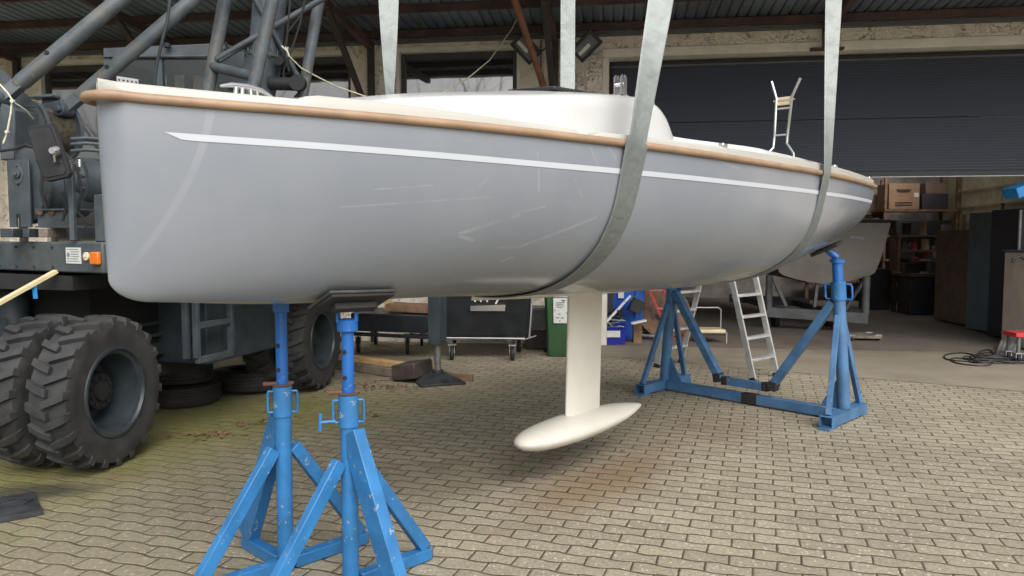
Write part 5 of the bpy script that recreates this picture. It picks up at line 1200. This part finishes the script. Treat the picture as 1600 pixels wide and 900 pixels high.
# folding chair with cream seat behind the ladder
chs = thing('folding_stool', 'steel framed stool with cream seat in the garage doorway', 'stool', G(1110, 536))
sc0 = W(1108, 516, 11.6); f = MB(); f.box(sc0, (.42, .36, .06)); f.build('seat', cream, chs, .02, 2)
f = MB(); f.box(sc0 + V(0, 0, -.045), (.40, .34, .025)); f.build('seat_base', darkp, chs)
for dx in (-.2, .22):
    f = MB(); f.tube([sc0 + V(dx, -.17, -.22), sc0 + V(dx, -.17, -.02), sc0 + V(dx, .17, .0), sc0 + V(dx, .17, .30), sc0 + V(dx * .8, .17, .33)], .010, 8); f.build('leg', galv, chs)
f = MB(); f.tube([sc0 + V(-.16, .17, .33), sc0 + V(.18, .17, .33)], .010, 8); f.build('top_bar', galv, chs)

# ================================================================== GARAGE CONTENTS
# old boat on a steel trolley
gY = 13.4
ob = thing('old_boat', 'old cream hulled boat with dark rim stored inside the dark garage', 'boat', V(6.1, 14.4, 0))
# transom towards the door, V bottom with a chine; the hull narrows into the garage
A = []
for k in np.linspace(0, 1, 22):
    y = 12.9 + k * 4.6; wd = (0.93 + .12 * math.sin(math.pi * min(1, k * 1.5))) * (1 if k < .5 else max(.04, 1 - ((k - .5) / .5) ** 2)); ke = .80 + .5 * max(0, k - .5) ** 1.5
    half = [(0, ke), (.25, ke + .035), (.5, ke + .085), (.72, ke + .15), (.80, ke + .20), (.87, ke + .38), (.94, ke + .62), (1.0, ke + .86), (1.04, 1.86 - .05 * k)]
    ring = [V(5.30 - x * wd * 1.08 + .3 * k, y, z) for x, z in half[::-1]] + [V(5.30 + x * wd * 1.08 + .3 * k, y, z) for x, z in half[1:]]
    A.append(ring)
f = MB(); f.loft(A, False, False); n = len(A[0]); f.f.append(list(range(n))); f.sm.append(False); f.build('hull', oldboat, ob, sharp=50)
f = MB(); f.tube([A[i][0] for i in range(len(A))][::-1] + [A[i][-1] for i in range(len(A))], .028, 8); f.build('rim', darkp, ob)
f = MB(); f.prism([A[0][0], A[0][-1], A[0][-1] + V(0, 4.4, 0), A[0][0] + V(0, 4.4, 0)], (0, 0, .03)); f.build('deck', oldboat, ob)
f = MB(); f.prism([V(5.66, 12.89, 1.57), V(5.90, 12.89, 1.55), V(5.90, 12.89, 1.60), V(5.66, 12.89, 1.62)], (0, -.004, 0)); f.build('name_mark', inkgrey, ob)
tr = thing('boat_trolley', 'grey steel trolley frame carrying the old boat in the garage', 'trolley', V(5.6, 13.1, 0))
b0_, b1_ = W(1198, 487, 13.2), W(1356, 497, 12.7)
f = MB(); f.hollow(b0_, b1_, .12, .17); f.build('beam', greybeam, tr)
f = MB(); f.beam(b0_ + V(.2, 3, 0), b1_ + V(.2, 3, 0), .12, .17); f.beam(b0_ + V(.3, .1, 0), b0_ + V(.5, 3, 0), .1, .12); f.beam(b1_ + V(-.3, .1, 0), b1_ + V(-.1, 3, 0), .1, .12); f.build('rear_beam', greybeam, tr)
for px_, y0_, y1_ in ((1201, 430, 480), (1352, 432, 490)):
    f = MB(); a = W(px_, y1_, 13.2 if px_ < 1300 else 12.72); f.tube([a, V(a.x, a.y, W(px_, y0_, a.y).z)], .06, 12); f.build('post', greybeam, tr)
for a, b_ in (((1228, 478), (1208, 434)), ((1320, 484), (1350, 438)), ((1272, 480), (1277, 440))):
    f = MB(); f.beam(W(*a, 13.0), W(*b_, 13.0), .05, .05); f.build('brace', greybeam, tr)
for x_ in (.25, 1.2):
    f = MB(); f.lathe(V(b0_.x + x_, 13.6, .13), (1, 0, 0), [(0, 0), (0, .13), (.08, .13), (.08, 0)], 20); f.build('wheel', rubber2, tr)
dl = thing('dolly', 'low grey plank dolly on casters standing under the old boat', 'dolly', G(1345, 534))
f = MB(); f.box(W(1344, 524, 11.9), (.50, .42, .045), rotz(-.1)); f.build('platform', oldwood, dl, .004)
for dx, dy in ((-.2, -.16), (.2, -.16), (-.2, .16), (.2, .16)):
    p_ = W(1344, 524, 11.9); caster(V(p_.x + dx, p_.y + dy, 0.0), dl, .04)
# right hand side: cabinets, workbench, trolley, cables
def cabinet(name, label, x0, x1, y0, y1, z1, mat, extra=None, yaw=-.0):
    t = thing(name, label, 'cabinet', V((x0 + x1) / 2, (y0 + y1) / 2, 0)); f = MB(); f.box(V((x0 + x1) / 2, (y0 + y1) / 2, z1 / 2 + .02), (x1 - x0, y1 - y0, z1 - .03)); f.build('carcass', mat, t, .008)
    f = MB(); f.box(V(x0 - .006, (y0 + y1) / 2, z1 / 2 + .02), (.012, (y1 - y0) * .94, z1 * .94)); dr = f.build('door', mat, t, .004)
    f = MB(); f.box(V(x0 - .018, y0 + .12, z1 * .58), (.02, .09, .02)); f.build('handle', galv, dr); return t
greyblue = paint('cabinet_grey_blue', (0.13, 0.17, 0.20), 0.55, 0.12, 5); charcoal = paint('charcoal_cabinet', (0.04, 0.038, 0.045), 0.55, 0.15, 5); brownb = paint('brown_board', (0.19, 0.125, 0.095), 0.7, 0.15, 5)
cabinet('steel_locker', 'tall charcoal steel locker at the right side of the garage', 7.62, 8.5, 11.55, 12.25, 2.02, charcoal)
cabinet('steel_locker', 'tall grey blue steel locker between charcoal locker and brown panel', 7.83, 8.5, 12.3, 13.2, 2.0, greyblue)
cabinet('tool_cupboard', 'tall brown cupboard in the dark behind the grey blue locker', 8.05, 8.55, 13.3, 14.6, 1.72, brownb)
f = MB(); f.box(V(7.60, 11.53, 1.0), (.03, .03, 2.0)); tag(f.build('steel_edge', galv), 'bright steel upright at the edge of the charcoal locker', 'upright')
wbn = thing('beige_counter', 'beige counter cabinet with hoses hanging at the right edge', 'counter', V(7.6, 11.0, 0))
f = MB(); f.box(V(7.72, 10.95, .70), (.92, .75, 1.36)); f.build('body', beigem, wbn, .01)
f = MB(); f.box(V(7.245, 10.575, .70), (.05, .06, 1.37)); f.build('corner_post', cream, wbn, .005)
f = MB(); f.box(V(7.72, 10.95, 1.395), (.98, .8, .03)); f.build('top', greybeam, wbn, .006)
f = MB(); f.tube([V(7.30, 10.52, 1.42), V(7.33, 10.53, 1.1), V(7.36, 10.54, .85)], [.02, .035, .012], 8); f.tube([V(7.75, 10.5, 1.4), V(7.62, 10.5, .8), V(7.42, 10.5, .55), V(7.35, 10.5, .4), V(7.40, 10.48, .3)], .010, 8); f.tube([V(7.7, 10.5, 1.2), V(7.55, 10.5, .7), V(7.47, 10.5, .4)], .009, 8)
tag(f.build('hanging_hose', cablem), 'black hoses dangling over the front of the beige counter', 'hose')
f = MB(); f.box(V(7.5, 10.85, 1.50), (.30, .3, .17)); tag(f.build('tool_case', crateblue, None, .02), 'small blue case standing on the beige counter', 'case')
f = MB(); f.tube([W(1582, 411, 10.7), W(1584, 404, 10.7), W(1592, 401, 10.7), W(1600, 404, 10.7), W(1606, 410, 10.7)], .02, 8); tag(f.build('hose_coil', darkp), 'dark hose looped on top of the beige counter', 'hose')
rt_ = thing('red_trolley', 'red topped trolley on casters at the right edge', 'trolley', G(1620, 571))
f = MB(); p_ = W(1588, 520, 9.75); f.prism([p_, p_ + V(.8, 0, 0), p_ + V(.8, 0, -.06), p_ + V(0, 0, -.06)], (0, .28, 0)); f.build('tray', redp, rt_, .006)
for dx, dy in ((.06, .04), (.7, .04), (.06, .24), (.7, .24)):
    f = MB(); f.tube([p_ + V(dx, dy, -.06), V(p_.x + dx, p_.y + dy, .10)], .022, 10); f.build('leg', greyp, rt_); caster(V(p_.x + dx, p_.y + dy, 0), rt_, .045)
f = MB(); 
f.prism([p_ + V(.02, .02, -.36), p_ + V(.78, .02, -.36), p_ + V(.78, .26, -.36), p_ + V(.02, .26, -.36)], (0, 0, .02)); f.build('shelf', darkp, rt_)
f = MB(); rng = random.Random(4)
for lp in range(9):
    c = G(1550 + rng.uniform(-14, 24), 562 + rng.uniform(-3, 5)); a_, b2 = rng.uniform(.18, .34), rng.uniform(.10, .2); ph = rng.uniform(0, 6.3)
    f.tube([c + V(math.cos(t_) * a_, math.sin(t_ + ph * .1) * b2, .014 + lp * .004 + .01 * math.sin(3 * t_ + ph)) for t_ in np.linspace(ph, ph + 6.0, 26)], .008, 6)
for (pts_) in ([(1540, 560), (1505, 553), (1478, 556), (1480, 563), (1510, 566), (1545, 566)], [(1545, 565), (1505, 561), (1485, 563), (1500, 570), (1540, 573), (1552, 568)], [(1520, 566), (1530, 552), (1545, 548), (1552, 556), (1545, 564)], [(1560, 566), (1590, 570), (1625, 566)]):
    P_ = [G(x, y) for x, y in pts_]; sm_ = []
    for i in range(len(P_) - 1):
        for k in np.linspace(0, 1, 7)[:-1]:
            q0, q1, q2, q3 = P_[max(i - 1, 0)], P_[i], P_[i + 1], P_[min(i + 2, len(P_) - 1)]
            sm_.append(0.5 * ((2 * q1) + (q2 - q0) * k + (2 * q0 - 5 * q1 + 4 * q2 - q3) * k * k + (3 * q1 - q0 - 3 * q2 + q3) * k ** 3) + V(0, 0, .014))
    f.tube(sm_, .009, 6)
tag(f.build('cable_coil', cablem), 'tangled black cable heap on the floor beside the red trolley', 'cable')
f = MB()
for k in range(5): f.beam(G(1556 + k * 6, 562) + V(0, 0, .02), G(1566 + k * 6, 543) + V(0, .0, .10), .035, .02)
tag(f.build('floor_grate', galv), 'slatted grey metal grate propped on the floor beside the cables', 'grate')
# blue tray hanging high at the right edge
f = MB(); a, b_ = W(1578, 303, 9.9), W(1640, 282, 9.9); f.beam(a, b_, .30, .14); tag(f.build('blue_trough', bluetape, None, .006), 'bright blue trough held up high at the right side of the doorway', 'trough')
# shelves at the back
rk = thing('shelf_rack', 'dark storage rack with cartons at the back of the garage', 'rack', V(9.900, 19.0, 0))
for x_ in (8.8, 10.5):
    for y_ in (18.2, 18.9):
        f = MB(); f.beam(V(x_, y_, 0.01), V(x_, y_, 3.1), .06, .06, V(0, 1, 0)); f.build('upright', brownwood, rk)
for z_ in (.45, 1.05, 1.62, 2.22):
    f = MB(); f.box(V(9.650, 18.55, z_), (1.75, .8, .05)); f.build('shelf', brownwood, rk)
def carton(c, sz, mat, label, yaw=0.0, name='cardboard_box', cat='box', group=None):
    f = MB(); f.box(V(c[0], c[1], c[2] + sz[2] / 2), sz, rotz(yaw)); o = f.build(name, mat, None, .008)
    return tag(o, label, cat, group)
bxA = carton((9.220, 18.45, 2.247), (.72, .6, .60), cardb, 'large brown carton with dark print on the rack top shelf'); f = MB()
for z_, w_ in ((2.70, .36), (2.66, .30), (2.40, .4), (2.34, .4)): f.box(V(9.200, 18.142, z_), (w_, .006, .022))
f.build('print_line', ink, bxA); f = MB(); f.box(V(9.500, 18.143, 2.58), (.10, .006, .10)); f.build('label_patch', paper, bxA)
carton((9.950, 18.45, 2.247), (.62, .6, .36), charcoal, 'dark box beside the large brown carton on the rack top shelf', name='dark_box')
carton((10.020, 18.5, 2.612), (.5, .5, .26), brownb, 'reddish brown carton on top of the dark box')
carton((9.650, 18.3, 1.647), (1.3, .5, .34), darkp, 'long black box on the upper middle shelf of the rack', name='black_box')
carton((9.220, 18.3, 1.077), (.5, .5, .36), darkp, 'black box on the middle rack shelf at its left end', name='black_box')
carton((10.120, 18.3, 1.077), (.45, .5, .30), brownb, 'brown box on the middle rack shelf at its right end')
carton((9.700, 18.3, .477), (.8, .5, .3), charcoal, 'charcoal box low on the garage rack', name='dark_box')
# left cluster at the back
rk2 = thing('shelf_rack', 'shadowy rack standing behind the old boat', 'rack', V(8.300, 19.1, 0))
f = MB()
for x_ in (7.3, 9.1): f.beam(V(x_, 19.0, .01), V(x_, 19.0, 3.0), .07, .07, V(0, 1, 0))
for z_ in (.5, 1.3, 2.1): f.box(V(8.200, 19.2, z_), (1.85, .6, .05))
f.build('frame', brownwood, rk2)
carton((8.700, 19.1, 2.127), (.6, .5, .5), brownb, 'red brown carton high on the rack behind the old boat')
carton((7.900, 19.1, 2.127), (.7, .5, .3), charcoal, 'dark carton high on the rack behind the old boat', name='dark_box')
# planks leaning, pale
f = MB(); f.beam(G(1397, 467) + V(0, 0, 0), W(1396, 418, G(1397, 467).y + .15), .22, .05, V(0, 1, 0)); tag(f.build('leaning_plank', strawm, None, .004), 'short pale board standing upright at the back of the garage', 'plank')
f = MB(); f.beam(G(1447, 470), W(1457, 408, G(1447, 470).y + .3), .10, .05, V(0, 1, 0)); tag(f.build('leaning_plank', strawm, None, .004), 'narrow pale plank leaning against the dark workbench', 'plank')
f = MB(); f.beam(G(1381, 445), W(1396, 383, G(1381, 445).y), .08, .04, V(0, 1, 0)); tag(f.build('leaning_plank', plankm, None, .004), 'thin yellow plank leaning far back left of the pale board', 'plank')
f = MB(); f.beam(W(1505, 335, 14.8), V(W(1505, 335, 14.8).x, 14.8, .02), .08, .08, V(0, 1, 0)); tag(f.build('wooden_upright', strawm, None, .004), 'pale wooden upright by the boarded wall', 'upright')
wb = thing('workbench', 'cluttered dark workbench along the back of the garage', 'workbench', V(8.650, 16.2, 0))
f = MB(); f.box(V(8.850, 16.0, .82), (1.5, .8, .07)); f.build('top', brownwood, wb, .006)
for x_, y_ in ((8.15, 15.65), (9.55, 15.65), (8.15, 16.35), (9.55, 16.35)):
    f = MB(); f.beam(V(x_, y_, .01), V(x_, y_, .785), .08, .08, V(0, 1, 0)); f.build('leg', darkwood, wb)
f = MB(); f.box(V(8.400, 15.9, .40), (.5, .6, .75)); f.build('drawer_unit', charcoal, wb, .01)
rng = random.Random(11)
cols = [(darkp, 'black'), (greyp, 'grey'), (brownb, 'brown'), (galv, 'bare metal'), (pinkred, 'red'), (strawm, 'pale')]
spots = [('tool_box', 8.20, 15.8, .858, .3, .2, 'tool box at the left end of the workbench'), ('tool_box', 8.65, 15.75, .858, .22, .26, 'tool box in the middle of the workbench'), ('paint_tin', 9.00, 15.8, .858, .16, .2, 'tin between the tool boxes on the workbench'), ('machine_part', 9.35, 15.9, .858, .3, .3, 'machine part at the right end of the workbench'), ('paint_tin', 8.45, 16.1, .858, .15, .3, 'tall tin behind the tool boxes on the workbench'), ('wood_scrap', 8.95, 15.6, .02, .5, .18, 'scrap lying under the workbench'), ('floor_box', 9.20, 15.2, .02, .3, .3, 'low box in front of the workbench leg'), ('small_bucket', 8.80, 15.1, .02, .24, .28, 'bucket on the floor before the workbench')]
for i, (nm, x, y, z, a, h_, lb_) in enumerate(spots):
    mt, cn = cols[i % 6]; f = MB()
    if nm in ('paint_tin', 'small_bucket'): f.lathe(V(x, y, z), (0, 0, 1), [(0, 0), (0, a / 2 * .85), (h_, a / 2), (h_ + .01, a / 2 + .008), (h_ + .015, a / 2 - .01), (h_ - .02, 0)], 20)
    elif nm == 'machine_part': f.box(V(x, y, z + .06), (a, a * .7, .12)); f.lathe(V(x, y, z + .12), (0, 0, 1), [(0, .1), (.08, .09), (.1, .05), (h_ - .1, .04), (h_ - .1, 0)], 18)
    else: f.box(V(x, y, z + h_ / 2), (a, a * .6, h_), rotz(rng.uniform(-.4, .4))); f.tube([V(x - a * .25, y, z + h_), V(x - a * .2, y, z + h_ + .05), V(x + a * .2, y, z + h_ + .05), V(x + a * .25, y, z + h_)], .01, 6)
    tag(f.build(nm, mt, None, .006), cn + ' ' + lb_, nm.split('_')[-1])
# a wall shelf above the bench with a row of tins
ws = thing('wall_shelf', 'dark two tier shelf standing on the workbench with tins on it', 'shelf', V(8.9, 16.6, .86))
f = MB()
for z_ in (1.30, 1.62): f.box(V(8.95, 16.55, z_), (1.5, .35, .04))
f.build('board', brownwood, ws)
for x_ in (8.25, 9.65):
    f = MB(); f.box(V(x_, 16.55, 1.24), (.05, .35, .76)); f.build('side_panel', brownwood, ws)
tl_ = [(8.40, 1.322, .14, .2, 'grey tin at the left end of the lower shelf tier', greyp), (8.62, 1.322, .12, .16, 'red tin second on the lower shelf tier', pinkred), (8.86, 1.322, .16, .22, 'pale tin in the middle of the lower shelf tier', strawm), (9.14, 1.322, .13, .18, 'bare metal tin right of the pale tin on the lower tier', galv), (9.42, 1.322, .14, .2, 'blue tin at the right end of the lower shelf tier', binblue), (8.45, 1.642, .18, .24, 'black tin on the upper shelf tier at the left', darkp), (8.8, 1.642, .15, .26, 'brown tin on the upper shelf tier', cardb), (9.3, 1.642, .2, .2, 'wide grey tin on the upper shelf tier at the right', galv)]
for x, z, a, h_, lb_, mt in tl_:
    f = MB(); f.lathe(V(x, 16.5, z), (0, 0, 1), [(0, 0), (0, a / 2), (h_, a / 2), (h_ + .008, a / 2 + .006), (h_ + .012, a / 2 - .01), (h_ - .005, 0)], 18); tag(f.build('paint_tin', mt), lb_, 'tin', 'tins on the garage shelf')
for x, y, h_, mt, lb_ in ((9.9, 15.2, 1.15, rust, 'rusty gas cylinder standing right of the workbench'), (10.1, 15.7, 1.25, greyp, 'grey gas cylinder behind the rusty one')):
    f = MB(); f.lathe(V(x, y, 0.006), (0, 0, 1), [(0, 0), (0, .12), (h_, .12), (h_ + .10, .05), (h_ + .16, .03), (h_ + .2, .03), (h_ + .2, 0)], 20); tag(f.build('gas_cylinder', mt), lb_, 'cylinder')
f = MB(); c = G(1492, 500) + V(0, .1, 0); f.lathe(c, (0, 0, 1), [(0, 0), (0, .07), (.35, .07), (.40, .04), (.42, .0)], 16); f.tube([c + V(0, 0, .4), c + V(.06, 0, .46), c + V(.10, 0, .40), c + V(.09, 0, .15)], .012, 8); tag(f.build('fire_extinguisher', pinkred), 'dull red fire extinguisher on the floor by the brown cupboard', 'extinguisher')
# tools hung on the boarded wall
for i, (w_, z_, ln, mt, lb_) in enumerate(((-2.1, 2.2, .8, darkp, 'dark pipe'), (-2.9, 2.35, .6, brownwood, 'brown stick'), (-3.8, 2.15, .9, greyp, 'grey rod'), (-4.9, 2.2, .7, darkp, 'black bar'), (-5.9, 2.3, .6, brownwood, 'short brown batten'))):
    f = MB(); a = fw(8.48, w_, z_); f.tube([a, a + V(0, .1, -ln)], .03, 8); tag(f.build('hanging_tool', mt), lb_ + ' hanging on the boarded garage wall, number %s from the doorway' % ('one', 'two', 'three', 'four', 'five')[i], 'tool')

tb_ = thing('tool_board', 'dark tool board on the boarded wall crowded with hanging tools', 'tool board', fw(8.5, -4.6, 1.2))
f = MB(); f.prism([fw(8.50, -3.2, 1.25), fw(8.50, -6.4, 1.25), fw(8.50, -6.4, 2.02), fw(8.50, -3.2, 2.02)], WD * .04); f.build('board', brownb, tb_)
rng = random.Random(33)
for i in range(16):
    w_ = -3.3 - i * .19; z0 = rng.uniform(1.75, 1.98); ln = rng.uniform(.2, .5); mt = (darkp, rust, greyp, pinkred, galv, darkwood)[i % 6]
    f = MB(); a = fw(8.47, w_, z0); f.tube([a, a + V(0, 0, -ln)], rng.uniform(.012, .03), 8); f.box(a + V(-.01, 0, -ln * rng.choice((.05, .9))), (.05, rng.uniform(.06, .15), rng.uniform(.05, .12)), rotz(rng.uniform(-.2, .2))); f.build('hand_tool', mt, tb_)
for i, (x, y, sz, mt, lb_) in enumerate(((8.0, 16.9, (.5, .4, .9), charcoal, 'charcoal cabinet on the floor behind the old boat trolley'), (9.95, 16.4, (.3, .5, 1.1), brownb, 'tall brown crate at the right end of the workbench'), (8.75, 15.3, (.35, .3, .25), greyp, 'grey crate in front of the workbench'), (9.3, 15.15, (.3, .3, .35), rust, 'rusty steel box in front of the workbench'))):
    carton((x, y, .006), sz, mt, lb_, rng.uniform(-.3, .3), name='storage_crate', cat='crate')

# ================================================================== LEAF LITTER
rng = random.Random(21); f = MB()
def leaf(x, y, s_):
    a = rng.uniform(0, 6.28); t1, t2 = rng.uniform(-.5, .5), rng.uniform(-.4, .4); m3 = rotz(a) @ Matrix.Rotation(t1, 3, 'X') @ Matrix.Rotation(t2, 3, 'Y'); c = V(x, y, .004 + s_ * .35)
    f.add([c + m3 @ V(*p_) * s_ for p_ in ((-1, 0, 0), (-.3, .5, .12), (.5, .45, .05), (1, 0, .1), (.5, -.45, -.02), (-.3, -.5, .1))], [(0, 1, 2, 3), (0, 3, 4, 5)])
for (px_, py_, sx_, sy_, n_) in ((600, 606, .55, .16, 170), (560, 600, .3, .2, 60), (395, 662, .30, .10, 60), (330, 680, .35, .10, 55), (300, 682, .3, .12, 30), (592, 650, .1, .05, 10), (470, 640, 1.0, .5, 30), (820, 640, 1.8, 1.0, 22)):
    c = G(px_, py_)
    for _ in range(n_): leaf(c.x + rng.gauss(0, sx_ * .5), c.y + rng.gauss(0, sy_ * .7), rng.uniform(.008, .024))
leafm = paint('dry_leaves', (0.19, 0.10, 0.055), 0.8, 0.5, 9)
lo_ = f.build('leaf_litter', leafm); lo_['kind'] = 'stuff'

# ================================================================== TREES ACROSS THE YARD (behind the camera; the windows mirror them)
barkm = paint('bark', (0.07, 0.055, 0.042), 0.9, 0.3, 4)
def bare_tree(x, y, h, seed, label):
    rg = random.Random(seed); t = thing('bare_tree', label, 'tree', V(x, y, 0), 0, 'bare trees across the yard')
    tr_, br = MB(), MB()
    def grow(mb_, p_, d_, ln, r_, dep):
        pts_ = [p_]; rs = [r_]; q_ = p_
        for k in range(3):
            d_ = (d_ + V(rg.gauss(0, .12), rg.gauss(0, .12), rg.gauss(.04, .08))).normalized(); q_ = q_ + d_ * ln / 3; pts_.append(q_); rs.append(r_ * (1 - .22 * (k + 1)))
        mb_.tube(pts_, rs, 5 if dep > 1 else 8, False)
        if dep >= 6: return
        for k in range(3 if dep < 5 else 2):
            a = rg.uniform(0, 6.28); sp_ = rg.uniform(.35, .8); px_ = d_.orthogonal().normalized(); py_ = d_.cross(px_)
            nd = (d_ + (px_ * math.cos(a) + py_ * math.sin(a)) * sp_).normalized(); grow(br, pts_[rg.choice((1, 2, 3))] if k else pts_[-1], nd, ln * rg.uniform(.58, .8), rs[-1] * .9, dep + 1)
    grow(tr_, V(x, y, -.05), V(0, 0, 1), h * .34, h * .022, 0)
    tr_.build('trunk', barkm, t); br.build('crown', barkm, t)
for tx, ty, th_, sd_, lb_ in ((-7.2, -7, 13, 1, 'forked bare tree mirrored in the window left of the rusty pole'), (-10.2, -9, 14, 2, 'taller bare tree behind the forked one, mirrored in the same window'), (-14.5, -8, 13, 3, 'bare tree mirrored in the window behind the mast legs'), (-18.5, -10, 15, 4, 'second bare tree mirrored in the window behind the mast legs'), (-26, -8, 14, 6, 'bare tree mirrored in the window above the winch'), (-31, -11, 15, 7, 'tallest bare tree mirrored in the window above the winch')):
    bare_tree(tx, ty, th_, sd_, lb_)
